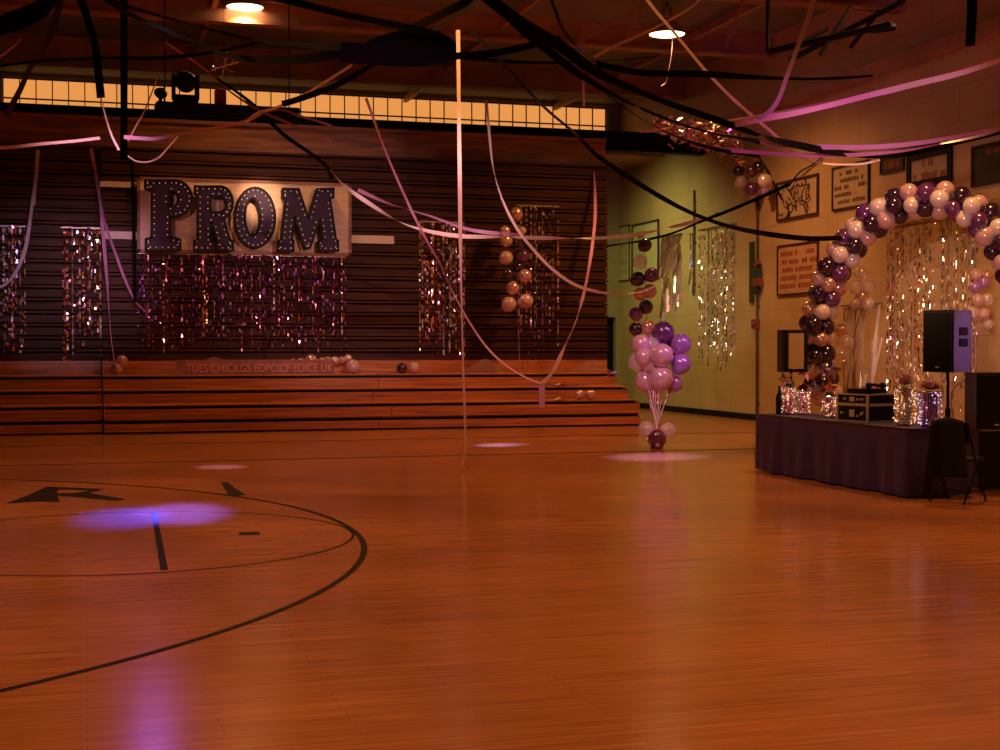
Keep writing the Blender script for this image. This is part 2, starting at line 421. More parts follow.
paint([(6, 503.5), (27, 496), (47, 486.8), (104, 489.3), (88, 493), (125, 499.5), (117, 501), (86, 498), (57, 495.5), (60, 502), (40, 501.5)], [(58, 489.5), (57, 493.5), (76, 493.2), (92, 490.3)])
mb = MB(); mb.span((-14, 20.36, 0.001), (UW, 20.41, 0.004)); struct(mb.build('floor_mark', M['dark_line']))
mb = MB(); mb.span((-14, 24.3, 0.001), (UW, 24.33, 0.004)); struct(mb.build('floor_mark', M['dark_line']))  # bleacher seam's reflection in the floor, painted as a dark line

# ------------------------------------------------------------------ bleachers
UL = onz(103, 433).x
ROWV = [27.15, 27.20, 27.85, 28.50]
ROWD = [0.30, 0.72, 0.72, 1.1]
def bleacher(u0, u1, label, seam, dv=0.0, ext=0.0):
    b = thing('bleachers', ((u0 + u1) / 2, 27.1 + dv, 0), label, 'bleachers', None)
    for k in range(4):
        v0 = ROWV[k] + dv; z0 = 0.27 * k + 0.02; z1 = 0.27 * (k + 1)
        s = seam if k % 2 == 0 else seam + 0.25
        for a, c in ((u0, s), (s + 0.012, u1)):
            mb = MB(); mb.span((a, v0, max(z0 - 0.02, 0.04)), (c, v0 + 0.04, z1 - 0.078)); mb.build('riser', M['wood_low'], b)
            mb = MB(); mb.span((a, v0 + 0.13, z1 - 0.03), (c, v0 + ROWD[k], z1)); bevel(mb.build('seat_board', M['wood_low'], b), 0.008)
    for u in (u0 + 0.02, u1 - 0.02):
        mb = MB()
        for k in range(4):
            v0 = ROWV[k] + 0.07 + dv
            mb.span((u - 0.02, v0, 0), (u + 0.02, v0 + ROWD[k] - 0.1, 0.27 * (k + 1) - 0.05))
        mb.build('end_panel', M['wood_edge'], b)
    # stacked rows folded against the wall
    u1 += ext
    mb = MB(); mb.span((u0, 29.63 + dv, 1.04), (u1, 29.9 + dv, 1.36)); mb.build('riser', M['wood_low'], b)
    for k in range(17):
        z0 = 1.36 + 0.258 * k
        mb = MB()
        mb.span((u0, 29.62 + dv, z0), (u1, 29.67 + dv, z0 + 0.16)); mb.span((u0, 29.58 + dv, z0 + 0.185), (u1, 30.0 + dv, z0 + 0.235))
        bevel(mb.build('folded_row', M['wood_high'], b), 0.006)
    mb = MB(); mb.span((u0, 29.75 + dv, 1.0), (u1, 30.6 + dv, 1.36 + 0.258 * 17))
    for k in range(4): mb.span((u0 + 0.06, ROWV[k] + 0.14 + dv, 0.0), (u1 - ext - 0.06, ROWV[k] + ROWD[k] + dv, 0.27 * (k + 1) - 0.035))  # black boxes added under the seats so the gaps stay dark
    mb.build('frame', M['black'], b)
    return b
bleacher(-9.0, UL - 0.012, 'dark wooden bleachers at the left edge, next to the bank under the banner', -5.0, 0.12)
bleacher(UL + 0.012, 11.10, 'long bank of wooden bleachers under the purple letters, lowest rows pulled out', onz(379, 430).x, 0.0, 0.2)
SEAT4 = 1.08   # height of the fourth pulled-out row
V4 = 27.15 + 0.62 * 3

# pinned paper sheets on the folded rows
for x0, y0, x1, y1, lb in ((100, 181, 141, 188, 'blank pink paper strip on the bleachers, upper of two left of the banner'),
                           (102, 231, 138, 239.5, 'blank pink paper strip on the bleachers, lower of two left of the banner'),
                           (351, 235, 394, 244, 'blank pale paper strip on the bleachers right of the letter M')):
    a, b = onv(x0, y0, 29.55), onv(x1, y1, 29.56)
    mb = MB(); mb.span(a, b); tag(mb.build('paper_strip', M['paper_white'], origin=(a + b) / 2), lb, 'paper strip', 'paper strips on the bleachers')

# ------------------------------------------------------------------ sign board and marquee letters
VS = 29.4
a, b = onv(139, 178.5, VS), onv(349.5, 254, VS)
sb = thing('sign_board', ((a.x + b.x) / 2, VS, b.z), 'papered rectangular board behind the big purple letters', 'sign board')
mb = MB(); mb.span((a.x, VS, b.z), (b.x, VS + 0.05, a.z)); mb.build('panel', M['sheet'], sb)
mb = MB()
mb.span((a.x - 0.03, VS - 0.02, b.z - 0.05), (b.x + 0.03, VS + 0.06, b.z + 0.02)); mb.span((a.x - 0.03, VS - 0.02, a.z - 0.02), (b.x + 0.03, VS + 0.06, a.z + 0.04))
mb.span((a.x - 0.04, VS - 0.02, b.z - 0.05), (a.x + 0.02, VS + 0.06, a.z + 0.04)); mb.span((b.x - 0.02, VS - 0.02, b.z - 0.05), (b.x + 0.04, VS + 0.06, a.z + 0.04))
mb.build('border', M['rust_board'], sb)
VL = 29.0
def pxA(x, y): return (140 + x / 8.333, 170 + y / 8.333)
def pxB(x, y): return (240 + x / 8.333, 170 + y / 8.333)
LET = {}
LET['P'] = (pxA, [(40, 88), (300, 85)] + arc(290, 237, 145, 152, -88, 80, 14) + [(252, 392), (252, 558), (300, 566), (335, 578), (340, 668), (46, 668), (46, 575), (95, 560), (95, 165), (40, 150)],
            [[(240, 178)] + arc(268, 240, 50, 62, -80, 80, 8) + [(240, 302)]])
LET['R'] = (pxA, [(455, 135), (680, 135)] + arc(670, 272, 105, 137, -85, 70, 12) + [(700, 412), (752, 582), (776, 590), (776, 672), (640, 672), (640, 600), (600, 440), (590, 440), (592, 585), (610, 592), (610, 672), (450, 672), (450, 590), (478, 582), (478, 205), (455, 195)],
            [[(588, 222)] + arc(655, 287, 62, 66, -80, 80, 10) + [(588, 352)]])
LET['O'] = (pxA, arc(957, 398, 170, 252, 0, 352, 44), [arc(938, 390, 62, 155, 0, 345, 28)])
LET['M'] = (pxB, [(355, 155), (490, 158), (570, 400), (640, 158), (780, 155), (780, 230), (752, 240), (800, 580), (818, 590), (818, 676), (660, 676), (660, 590), (690, 580), (668, 410), (582, 655), (540, 655), (456, 392), (434, 585), (446, 590), (446, 676), (315, 676), (320, 590), (345, 580), (378, 240), (355, 232)], [])
bulb_me = None
for ch, (fn, outer, holes) in LET.items():
    cs = [[(lambda q: (q.x, q.z))(onv(*fn(*p), VL)) for p in c] for c in [outer] + holes]
    cx = sum(p[0] for p in cs[0]) / len(cs[0]); cz = min(p[1] for p in cs[0])
    pos = {'P': 'first and tallest letter on the board', 'R': 'second letter on the board', 'O': 'round third letter on the board', 'M': 'last letter on the board, half in shade'}[ch]
    t = thing('marquee_letter', (cx, VL, cz), 'deep purple bulb-studded letter %s, %s' % (ch, pos), 'letter', 'marquee letters on the sign board')
    poly('letter_body', cs, lambda x, y, d: (x, VL + d, y), [M['purple_face'], M['black']], t, 0.0, 0.3)
    rim = MB()
    for c in cs:
        n = len(c)
        for i in range(n):
            p, q = Vector((*c[i], 0)), Vector((*c[(i + 1) % n], 0))
            d = (q - p)
            if d.length < 0.005: continue
            rim.box((( p.x + q.x) / 2, VL - 0.005, (p.y + q.y) / 2), (d.length + 0.02, 0.05, 0.035), 0, rot=Matrix.Rotation(-math.atan2(d.y, d.x), 3, 'Y'))
    rim.build('rim', M['black'], t)
    # bulbs set in from the outlines
    for ci, c in enumerate(cs):
        area = sum(c[i][0] * c[(i + 1) % len(c)][1] - c[(i + 1) % len(c)][0] * c[i][1] for i in range(len(c)))
        sgn = (1 if area > 0 else -1) * (1 if ci == 0 else -1)
        acc = 0.05
        for i in range(len(c)):
            p, q = Vector((*c[i], 0)), Vector((*c[(i + 1) % len(c)], 0))
            d = q - p; L = d.length
            if L < 1e-4: continue
            d /= L; nrm = Vector((-d.y, d.x, 0)) * sgn
            s = acc
            while s < L:
                w = p + d * s + nrm * 0.055
                s += 0.118
                if bulb_me is None:
                    mb = MB(); mb.sphere((0, 0, 0), 0.0115, 0, 8, 6)
                    o = mb.build('bulb', M['bulb'], None, True); bulb_me = o.data
                else:
                    o = bpy.data.objects.new('bulb', bulb_me); COL.objects.link(o)
                o.parent = t; o.location = Vector((w.x, VL - 0.012, w.y)) - t.location
            acc = s - L

# ------------------------------------------------------------------ foil fringe
def fringe(label, a, b, zbot, n, mats, seed, wid=0.033, seglen=0.058, skip=0.42, jag=0.25, head=True, group='foil fringe curtains', weights=None, name='fringe_curtain', yawmax=75, out=Vector((0, -1, 0))):
    rnd = random.Random(seed)
    a, b = Vector(a), Vector(b)
    t = thing(name, ((a.x + b.x) / 2, (a.y + b.y) / 2, zbot), label, 'fringe curtain', group)
    ax = (b - a); ax.z = 0; ax.normalize()
    no = Vector((ax.y, -ax.x, 0))
    fn = (Vector((3.0, 8.0, 0)) - Vector((a.x, a.y, 0))).normalized(); fn = (fn + no * 0.12).normalized()   # strands turn mostly towards the open hall
    fx = Vector((-fn.y, fn.x, 0))
    mb = MB()
    for i in range(n):
        s = (i + rnd.uniform(-0.35, 0.35) + 0.5) / n
        p = a.lerp(b, min(max(s, 0), 1)) + no * rnd.uniform(0.01, 0.07)
        mi = rnd.choices(range(len(mats)), weights)[0] if weights else rnd.randrange(len(mats))
        z = p.z; zb = zbot + rnd.uniform(0, jag) * (p.z - zbot)
        sk = skip * rnd.uniform(0.4, 1.8)
        w = wid * rnd.uniform(0.6, 1.3)
        yaw = rnd.uniform(-60, 60); x = 0.0
        while z > zb:
            l = seglen * rnd.uniform(0.5, 1.4)
            yaw = rnd.gauss(0, yawmax * 0.42)
            tl = rnd.gauss(-0.06, 0.17)
            if rnd.random() > sk:
                d = (fx * math.cos(math.radians(yaw)) + fn * math.sin(math.radians(yaw))) * w * 0.5
                c = Vector((p.x, p.y, z)); e = c + Vector((0, 0, -l)) + no * tl * l
                mb.face([c - d, c + d, e + d, e - d], mi)
            z -= l
    mb.build('strands', mats, t)['kind'] = 'stuff'
    if head:
        mb = MB(); mb.box((a + b) / 2 + no * 0.01, ((b - a).length, 0.015, 0.03), 0, rz=math.atan2(ax.y, ax.x)); mb.build('header', M['foil_dull'], t)
    return t
VF = 29.5
def fv(x0, x1, y0, y1, v=VF):
    return onv(x0, y0, v), onv(x1, y0, v), onv((x0 + x1) / 2, y1, v).z
f, fp, fg, fu, fb, fd = (M[k] for k in ('foil', 'foil_pink', 'foil_gold', 'foil_purple', 'foil_blue', 'foil_dull'))
a, b, z = fv(-22, 26, 226, 360); fringe('silver and violet foil fringe hanging at the left end of the bleachers', a, b, z, 24, [f, fb, fp, fd], 1, weights=[5, 2, 2, 4])
a, b, z = fv(61, 101, 228, 360); fringe('narrow silver foil fringe on the bleachers left of the banner', a, b, z, 16, [f, fg, fp, fd], 2, weights=[5, 2, 2, 4])
a, b, z = fv(137, 346, 255, 357); fringe('wide dark purple foil fringe hanging under the big letters', a, b, z, 110, [fu, fp, f, fg], 3, weights=[16, 4, 2, 1], skip=0.45, wid=0.030)
a, b, z = fv(419, 465, 222, 357); fringe('gold and pink foil fringe on the bleachers left of the balloon column', a, b, z, 24, [f, fg, fp, fd], 4, weights=[3, 3, 3, 3])
a, b, z = fv(517, 559, 206, 357); fringe('dark silver foil fringe on the bleachers right of the balloon column', a, b, z, 18, [f, fu, fd], 5, weights=[2, 4, 4], skip=0.4)
UF = UW - 0.05
def fu_(x0, x1, y0, y1):
    p, q = onu(x0, y0, UF), onu(x1, y0, UF); q.z = p.z
    return q, p, onu(x0, y1, UF).z
a, b, z = fu_(662, 681, 237, 314); fringe('short dull brown foil fringe on the far right wall beside the sign', a, b, z, 16, [fd, fg], 6, wid=0.07, seglen=0.4, skip=0.0, weights=[5, 1], yawmax=25)
a, b, z = fu_(688, 693, 234, 290); fringe('thin white foil tassel on the right wall beside the silver fringe', a, b, z, 4, [f, fb], 7, wid=0.05, seglen=0.25, skip=0.0)
a, b, z = fu_(698, 736, 230, 373); fringe('long silver foil fringe on the right wall behind the balloon bouquet', a, b, z, 46, [f, fd, fg], 8, weights=[4, 4, 2], wid=0.028)
a, b, z = fu_(841, 882, 306, 388); fringe('broad pale foil ribbons on the wall just inside the balloon arch', a, b, z, 16, [fd, f], 9, wid=0.05, seglen=1.1, skip=0.1, weights=[6, 1], yawmax=20)
a, b, z = fu_(884, 976, 226, 416); fringe('big gold foil fringe on the wall framed by the balloon arch', a, b, z, 80, [fg, f, fp, fd], 10, weights=[6, 3, 1, 6], wid=0.024)

# tinsel bundle up by the girder
rnd = random.Random(33)
tb = MB()
for i in range(700):
    s = rnd.random()
    p = P(655 + 88 * s, 124 + 22 * s + rnd.gauss(0, 1) * (4 + 5 * s), 26 + rnd.uniform(-.25, .25))
    d = Vector((rnd.uniform(-1, 1), rnd.uniform(-1, 1), rnd.uniform(-.6, .6))).normalized() * 0.065
    e = Vector((rnd.uniform(-1, 1), rnd.uniform(-1, 1), rnd.uniform(-1, 1))).normalized() * 0.022
    tb.face([p - d - e, p + d - e, p + d + e, p - d + e], rnd.choices([0, 1, 2], [4, 3, 3])[0])
tag(tb.build('tinsel_bundle', [f, fp, fd], origin=P(700, 135, 26)), 'bundle of pink and silver tinsel tied up where the streamers meet', 'tinsel', None, 'stuff')

# ------------------------------------------------------------------ balloons
for k_, m_ in M.items():
    if k_.startswith('b_'):
        q_ = m_.node_tree.nodes['Principled BSDF'].inputs
        q_['Coat Weight'].default_value = {'b_dark': 0.35, 'b_purple': 0.6}.get(k_, 1.0); q_['Coat Roughness'].default_value = 0.19; q_['Coat IOR'].default_value = 2.1
BMESH = {}
def balloon_mesh(kind):
    if kind not in BMESH:
        mb = MB()
        prof = [(0.03, -1.22), (0.10, -1.20), (0.045, -1.13)]
        for i in range(0, 17):
            t = math.pi * i / 16
            z = -math.cos(t); r = math.sin(t)
            if z < 0: z *= 1.10; r *= 1 - 0.10 * (-z) ** 2
            prof.append((max(r, 0.05 if i == 0 else 1e-3), z))
        prof.sort(key=lambda q: q[1])
        mb.lathe(prof, (0, 0, 0), 22)
        o = mb.build('balloon', M[kind], None, True)
        BMESH[kind] = o.data
        bpy.data.objects.remove(o)
    return BMESH[kind]
def balloon(kind, c, r, parent=None, axis=None, roll=0):
    o = bpy.data.objects.new('balloon', balloon_mesh(kind)); COL.objects.link(o)
    o.scale = (r, r, r)
    if axis is not None: o.rotation_mode = 'QUATERNION'; o.rotation_quaternion = Vector((0, 0, 1)).rotation_difference(Vector(axis))
    if parent is not None: o.parent = parent; o.location = Vector(c) - parent.location
    else: o.location = c
    return o
rb = random.Random(5)
# arch over the table
apx = [(826, 398, 21.6), (820, 375, 21.5), (816, 350, 21.4), (818, 322, 21.3), (826, 292, 21.2), (838, 264, 21.1), (856, 238, 21.0), (878, 217, 20.8), (904, 204, 20.6), (931, 199, 20.4), (957, 204, 20.2), (980, 217, 20.0), (999, 240, 19.9), (1014, 270, 19.8), (1024, 310, 19.7), (1028, 360, 19.7)]
path = catmull([P(*q) for q in apx], 16)
base = onz(826, 398); base = Vector((path[0].x, path[0].y, 0.0))
arch = thing('balloon_arch', base, 'big arch of purple and pearl white balloons beside the right wall', 'balloon arch')
mb = MB(); mb.tube([Vector((path[0].x, path[0].y, 0.0))] + path[::6] + [Vector((path[-1].x, path[-1].y, 0.0))], 0.02, 8); mb.build('frame', M['black'], arch, True)
mb = MB(); mb.lathe([(0.001, 0.0), (0.3, 0.0), (0.3, 0.03), (0.05, 0.05), (0.001, 0.05)], (path[0].x, path[0].y, 0.0), 20); mb.build('base_plate', M['black'], arch)
tot = [0.0]
for i in range(1, len(path)): tot.append(tot[-1] + (path[i] - path[i - 1]).length)
NC = 31
for k in range(NC):
    s = tot[-1] * (k + 0.3) / NC
    i = next(j for j in range(len(tot)) if tot[j] >= s); i = max(i, 1)
    c = path[i]; t = (path[i] - path[i - 1]).normalized()
    e1 = t.cross(FW).normalized(); e2 = t.cross(e1)
    for j in range(4):
        th = math.radians(45 + 90 * j + 38 * k)
        d = e1 * math.cos(th) + e2 * math.sin(th)
        if k % 2 == 0: kind = rb.choice(['b_white', 'b_pink', 'b_white', 'b_rose' if k < 12 else 'b_pink'])
        else: kind = rb.choice(['b_dark', 'b_dark', 'b_purple'])
        o = balloon(kind, c + d * 0.15 + t * rb.uniform(-.02, .02), rb.uniform(0.122, 0.15), arch, d)
        o.name = 'light_balloon' if k % 2 == 0 else 'dark_balloon'

# bouquet standing on the floor
bq = onz(657, 449)
bo = thing('balloon_bouquet', bq, 'tall bouquet of pink and violet balloons standing on the floor by the wall', 'balloon bouquet')
D = 22.75
for x, y, r, k, dd in ((663, 333, 10.5, 'b_purple', 0.1), (681, 344, 9.5, 'b_violet', 0), (662, 355, 10.5, 'b_pink', -0.25), (681, 364, 9.5, 'b_violet', -0.05), (641, 344, 9, 'b_pink', 0), (637, 362, 8.5, 'b_clear', 0.05), (651, 346, 9, 'b_clear', 0.05),
                    (646, 381, 10, 'b_pink', 0), (661, 378, 11, 'b_pink', -0.2), (674, 384, 8, 'b_violet', 0), (636, 329, 6.5, 'b_dark', 0.2), (648, 327, 6.5, 'b_rose', 0.1), (650, 364, 9, 'b_pink', -0.05), (670, 349, 8, 'b_purple', 0.25), (654, 388, 8.5, 'b_clear', 0.05), (644, 357, 8.5, 'b_pink', -.12)):
    p = P(x, y, D + dd); R = r * 1.1 * D / FPX
    balloon(k, p, R, bo, (p - (bq + Vector((0, 0, 0.5)))).normalized())
    mb = MB()
    q0 = p + (bq + Vector((0, 0, 0.4)) - p).normalized() * R * 1.2
    mb.tube([q0, q0.lerp(bq + Vector((0, 0, 0.35)), 0.5) + Vector((rb.uniform(-.03, .03), 0, 0)), bq + Vector((0, 0, 0.3))], 0.007, 5)
    mb.build('ribbon', M['s_white'] if rb.random() < 0.6 else M['foil_pink'], bo, True)
for x, y, r, k, dd in ((647, 430, 9.5, 'b_clear', 0.0), (668, 431, 9, 'b_clear', 0), (657, 440, 9.5, 'b_purple', -.12), (657, 434, 8, 'b_pink', 0.15)):
    p = P(x, y, D + dd - 0.1); R = r * D / FPX
    p.z = max(p.z, R * 1.02)
    balloon(k, p, R, bo, (p - (bq + Vector((0, 0, 0.25)))).normalized())
mb = MB(); mb.lathe([(0.001, 0), (0.09, 0), (0.10, 0.04), (0.06, 0.12), (0.001, 0.13)], bq, 14); mb.build('weight', M['foil_purple'], bo)

# columns of balloons
def column(label, lst, d, base, ribbon=True):
    t = thing('balloon_column', base, label, 'balloon column', 'balloon columns')
    prev = None
    for x, y, r, k in lst:
        p = P(x, y, d + rb.uniform(-.06, .06))
        balloon(k, p, r * d / FPX, t, Vector((rb.uniform(-.6, .6), -0.3, rb.uniform(.2, 1))).normalized())
    if ribbon:
        top = P(lst[0][0], lst[0][1], d)
        mb = MB(); mb.tube([Vector(base), Vector(base).lerp(top, 0.5) + Vector((0.02, 0.08, 0)), top], 0.008, 5); mb.build('ribbon', M['s_pink'], t)
    return t
p = onv(517, 312, 29.1)
column('column of rose pink balloons hanging before the dark bleachers', [(516, 214, 7, 'b_rose'), (505, 231, 5.5, 'b_pink'), (522, 231, 4.5, 'b_pink'), (506, 241, 6.5, 'b_pink'), (506, 258, 7.2, 'b_pink'), (523, 256, 7, 'b_purple'), (508, 274, 5.5, 'b_dark'), (525, 276, 7, 'b_rose'), (513, 288, 7, 'b_rose'), (509, 304, 7.6, 'b_pink'), (526, 301, 7.4, 'b_pink'), (519, 247, 5, 'b_dark'), (518, 267, 5, 'b_dark')], 30.1, (p.x, 28.9, SEAT4))
column('column of dark and pink balloons above the bouquet before the greenish wall', [(645, 245, 7, 'b_dark'), (640, 262, 7.6, 'b_clear'), (638, 279, 7.4, 'b_dark'), (652, 275, 7.4, 'b_purple'), (640, 294, 6.6, 'b_rose'), (650, 291, 7, 'b_pink'), (646, 307, 7.2, 'b_dark'), (636, 314, 7, 'b_purple')], 26.5, tuple(onz(651, 434)))
ac = Vector((13.55, 20.6, 0))
column('column of clear and lilac balloons inside the right side of the arch', [(976, 275, 6, 'b_pink'), (984, 283, 6, 'b_violet'), (987, 275, 5, 'b_rose'), (975, 287, 5.5, 'b_violet'), (978, 300, 6.5, 'b_pink'), (987, 299, 6.5, 'b_clear'), (973, 312, 6, 'b_clear'), (984, 314, 6, 'b_pink'), (988, 324, 5.5, 'b_clear')], 22.5, tuple(P(980, 300, 22.5).xy) + (0,))
column('column of clear gold-lit balloons inside the left side of the arch', [(861, 273, 7, 'b_clear'), (868, 286, 7, 'b_clear'), (855, 287, 7, 'b_clear'), (862, 297, 7, 'b_rose'), (868, 303, 6.5, 'b_clear'), (855, 303, 6, 'b_clear'), (846, 342, 8, 'b_clear'), (842, 330, 7, 'b_rose'), (841, 355, 8, 'b_clear')], 24.2, tuple(P(860, 300, 24.2).xy) + (0,))
# cluster high on the right wall
q = onu(752, 178, UW - 0.25)
t = thing('balloon_cluster', (q.x, q.y, q.z), 'small cluster of clear and purple balloons hanging high on the right wall', 'balloon cluster')
for x, y, r, k in ((741, 182, 6.5, 'b_clear'), (752, 171, 6.5, 'b_purple'), (765, 181, 7.5, 'b_white'), (759, 167, 6, 'b_dark'), (752, 189, 7, 'b_purple'), (739, 171, 6, 'b_dark'), (765, 192, 5, 'b_violet')):
    p = onu(x, y, UW - 0.3); dd = (p - CAM).dot(FW)
    balloon(k, p, r * dd / FPX, t, (rb.uniform(-.5, .5), -.4, rb.uniform(-.5, .5)))
# loose balloons on the bleacher rows
def loose(x, y, r, k, label, row):
    v = ROWV[row] + (0.28 if row < 3 else 0.55); z = 0.27 * (row + 1)
    p = onv(x, y, v); rr = r * v / FPX / 0.97
    o = balloon(k, (p.x, v, max(z + rr * 1.0, p.z if abs(p.z - z - rr) > rr else 0)), rr, None, (rb.uniform(-1, 1), -.5, 0.25))
    tag(o, label, 'balloon', 'loose balloons on the bleachers')
loose(122, 361, 5.8, 'b_rose', 'rose balloon at the foot of the pink streamer, upper of the two there', 3)
loose(117, 374, 5.8, 'b_pink', 'pink balloon at the foot of the pink streamer, lower of the two there', 3)
loose(353, 370, 7.2, 'b_pink', 'largest pink balloon on the bleachers, right end of the lettered sheet', 3)
loose(402, 370, 5.2, 'b_dark', 'dark balloon of a pair alone on the bleachers right of the lettered sheet', 3)
loose(414, 370, 5.8, 'b_pink', 'pink balloon of a pair alone on the bleachers right of the lettered sheet', 3)
loose(580, 397, 5.4, 'b_rose', 'left balloon of the pair on a low bleacher row near the bouquet', 1)
loose(591, 397, 5.4, 'b_rose', 'right balloon of the pair on a low bleacher row near the bouquet', 1)
# balloon garland behind the lettered sheet
gp = onv(320, 362, 29.3)
t = thing('balloon_garland', (gp.x, 29.2, SEAT4), 'short garland of small rose balloons behind the right end of the lettered sheet', 'garland')
for i, (x, y, r) in enumerate(((293, 363, 4.5), (301, 362, 4), (311, 360.5, 6.5), (322, 361, 3.6), (328, 360.5, 4.4), (335, 360.5, 4.2), (342, 360, 4.0), (348, 358.5, 4.2))):
    balloon(['b_rose', 'b_pink'][i % 2], onv(x, y, 29.25), r * 30 / FPX, t, (rb.uniform(-1, 1), -.4, .2))
# pink sheet with letters on the fourth row
a, b = onv(176, 365, 29.0), onv(334, 379, 29.0)
t = thing('lettered_sheet', ((a.x + b.x) / 2, 29.0, SEAT4), 'long red paper sheet with pale block letters on the bleachers under the fringe', 'paper banner')
mb = MB(); mb.span((a.x, 29.0, SEAT4), (b.x, 29.015, SEAT4 + 0.3)); mb.build('sheet', mat('red_paper', (0.32, 0.10, 0.07), 0.7, var=0.3, vscale=3), t)
def text(body, size, mt, parent, loc, rot=(math.pi / 2, 0, 0), width=None):
    cu = bpy.data.curves.new('lettering', 'FONT'); cu.body = body; cu.size = size; cu.extrude = 0.003
    o = bpy.data.objects.new('lettering', cu); COL.objects.link(o)
    dg = bpy.context.evaluated_depsgraph_get(); dg.update()
    me = bpy.data.meshes.new_from_object(o.evaluated_get(dg))
    COL.objects.unlink(o); bpy.data.objects.remove(o)
    n = bpy.data.objects.new('lettering', me); COL.objects.link(n)
    me.materials.clear(); me.materials.append(mt)
    n.rotation_euler = rot
    if width: n.scale = (width / (max(v.co.x for v in me.vertices) - min(v.co.x for v in me.vertices)), 1, 1)
    n.parent = parent; n.location = Vector(loc) - parent.location
    return n
text('TUES CHICKGS EDPCICF EDICE UK', 0.24, mat('pale_letter_paint', (0.62, 0.30, 0.22), 0.6), t, (onv(186, 372, 29.0).x, 28.985, SEAT4 + 0.05), width=onv(333, 372, 29).x - onv(186, 372, 29).x)
# tulle heaps along the row
for x0, x1, h, lb in ((38, 92, 7, 'low mound of pale tulle on the bleachers below the narrow silver fringe'), (178, 242, 9, 'peaked heap of pale tulle on the bleachers above the lettered sheet'), (458, 505, 7, 'pale tulle mound on the bleachers below the gold and pink fringe'), (565, 612, 6, 'pale tulle mound at the right end of the bleachers top row')):
    a, b = onv(x0, 365, 29.35), onv(x1, 365, 29.35)
    mb = MB(); nx, ny = 24, 8
    rnd = random.Random(x0)
    zt = SEAT4 + 0.14
    for i in range(nx + 1):
        for j in range(ny + 1):
            s, q = i / nx, j / ny
            hh = (h / 46 + 0.10) * math.sin(math.pi * s) ** 1.5 * math.sin(math.pi * q) * (1 + 0.15 * math.sin(9 * s + 4 * q))
            mb.v.append(Vector((a.x + (b.x - a.x) * s, 29.06 + 0.36 * q, SEAT4 + 0.01 + hh * 1.1)))
    for i in range(nx):
        for j in range(ny):
            k = i * (ny + 1) + j
            mb.f.append((k, k + ny + 1, k + ny + 2, k + 1)); mb.m.append(0)
    tag(mb.build('tulle_heap', M['tulle'], None, True, origin=((a.x + b.x) / 2, 29.3, SEAT4)), lb, 'tulle', 'tulle heaps on the bleachers')
for x, y, lb in ((560, 400.5, 'lower pale folded paper on a low bleacher row left of the balloon pair'), (560, 388.5, 'upper pale folded paper on the bleachers left of the balloon pair')):
    row = 1 if y > 395 else 2
    v = ROWV[row] + .2
    p = onv(x, y, v)
    mb = MB(); w = 0.12
    z = .27 * (row + 1)
    for s0, s1, za, zb in ((-1, 0, 0.012, 0.06), (0, 1, 0.06, 0.014)):
        mb.face([(p.x + s0 * w, v - .12, z + za), (p.x + s1 * w, v - .12, z + zb), (p.x + s1 * w, v + .1, z + zb), (p.x + s0 * w, v + .1, z + za)])
    tag(mb.build('folded_paper', M['paper_white'], origin=(p.x, v, z)), lb, 'paper', 'papers on the bleachers')

# ------------------------------------------------------------------ wall posters
def uvbox(mb, y0, y1, z0, z1, d0, d1, mi=0): mb.span((UW - d0, min(y0, y1), z0), (UW - d1, max(y0, y1), z1), mi)
def poster(label, x0, yt, yb, x1, face, frame, rows, ink, fw=0.05, seed=0, cat='poster', scribble=False, margin=0.1):
    p, q, r = onu(x0, yt, UW), onu(x0, yb, UW), onu(x1, yt, UW)
    v1, v0, zt, zb = p.y, r.y, p.z, q.z          # v1 is the far (left in view) side
    t = thing('poster', (UW, (v0 + v1) / 2, zb), label, cat, 'posters on the right wall')
    mb = MB(); uvbox(mb, v0, v1, zb, zt, 0.02, 0.0); mb.build('sheet', face, t)
    if fw:
        mb = MB()
        uvbox(mb, v0, v1, zt - fw, zt, 0.045, 0.0); uvbox(mb, v0, v1, zb, zb + fw, 0.045, 0.0)
        uvbox(mb, v0, v0 + fw, zb + fw, zt - fw, 0.045, 0.0); uvbox(mb, v1 - fw, v1, zb + fw, zt - fw, 0.045, 0.0)
        mb.build('frame', frame, t)
    rnd = random.Random(seed)
    mb = MB(); H = zt - zb; Wd = v1 - v0
    if scribble:
        for i in range(46):
            cv, cz = v0 + Wd * rnd.uniform(.2, .85), zb + H * rnd.uniform(.15, .85)
            a0 = rnd.uniform(0, 6); L = rnd.uniform(.1, .32)
            pts = [Vector((UW - 0.026, cv + L * s * math.cos(a0 + s), cz + L * s * math.sin(a0 + s))) for s in (0, .33, .66, 1)]
            pts = [Vector((w.x, min(max(w.y, v0 + .05), v1 - .05), min(max(w.z, zb + .05), zt - .05))) for w in pts]
            for a, b in zip(pts, pts[1:]):
                d = (b - a)
                if d.length < .01: continue
                nn = Vector((0, -d.z, d.y)).normalized() * rnd.uniform(.01, .03)
                mb.face([a - nn, b - nn, b + nn, a + nn])
    else:
        for i, (s0, s1) in enumerate(rows):
            zc = zt - H * (margin + (i + 0.5) * (1 - 2 * margin) / len(rows)); hh = H * 0.62 * (1 - 2 * margin) / len(rows)
            s = s0
            while s < s1:
                L = rnd.uniform(.045, .075)
                if rnd.random() > 0.17:
                    e = min(s + L * .72, s1)
                    ya, yb_ = v1 - Wd * s, v1 - Wd * e
                    uvbox(mb, ya, yb_, zc - hh / 2, zc + hh / 2 * rnd.uniform(.6, 1), 0.024, 0.018)
                s += L
    if mb.f: mb.build('lettering', ink, t)
    return t, (v0, v1, zb, zt)
pin, pred = M['poster_ink'], M['poster_red']
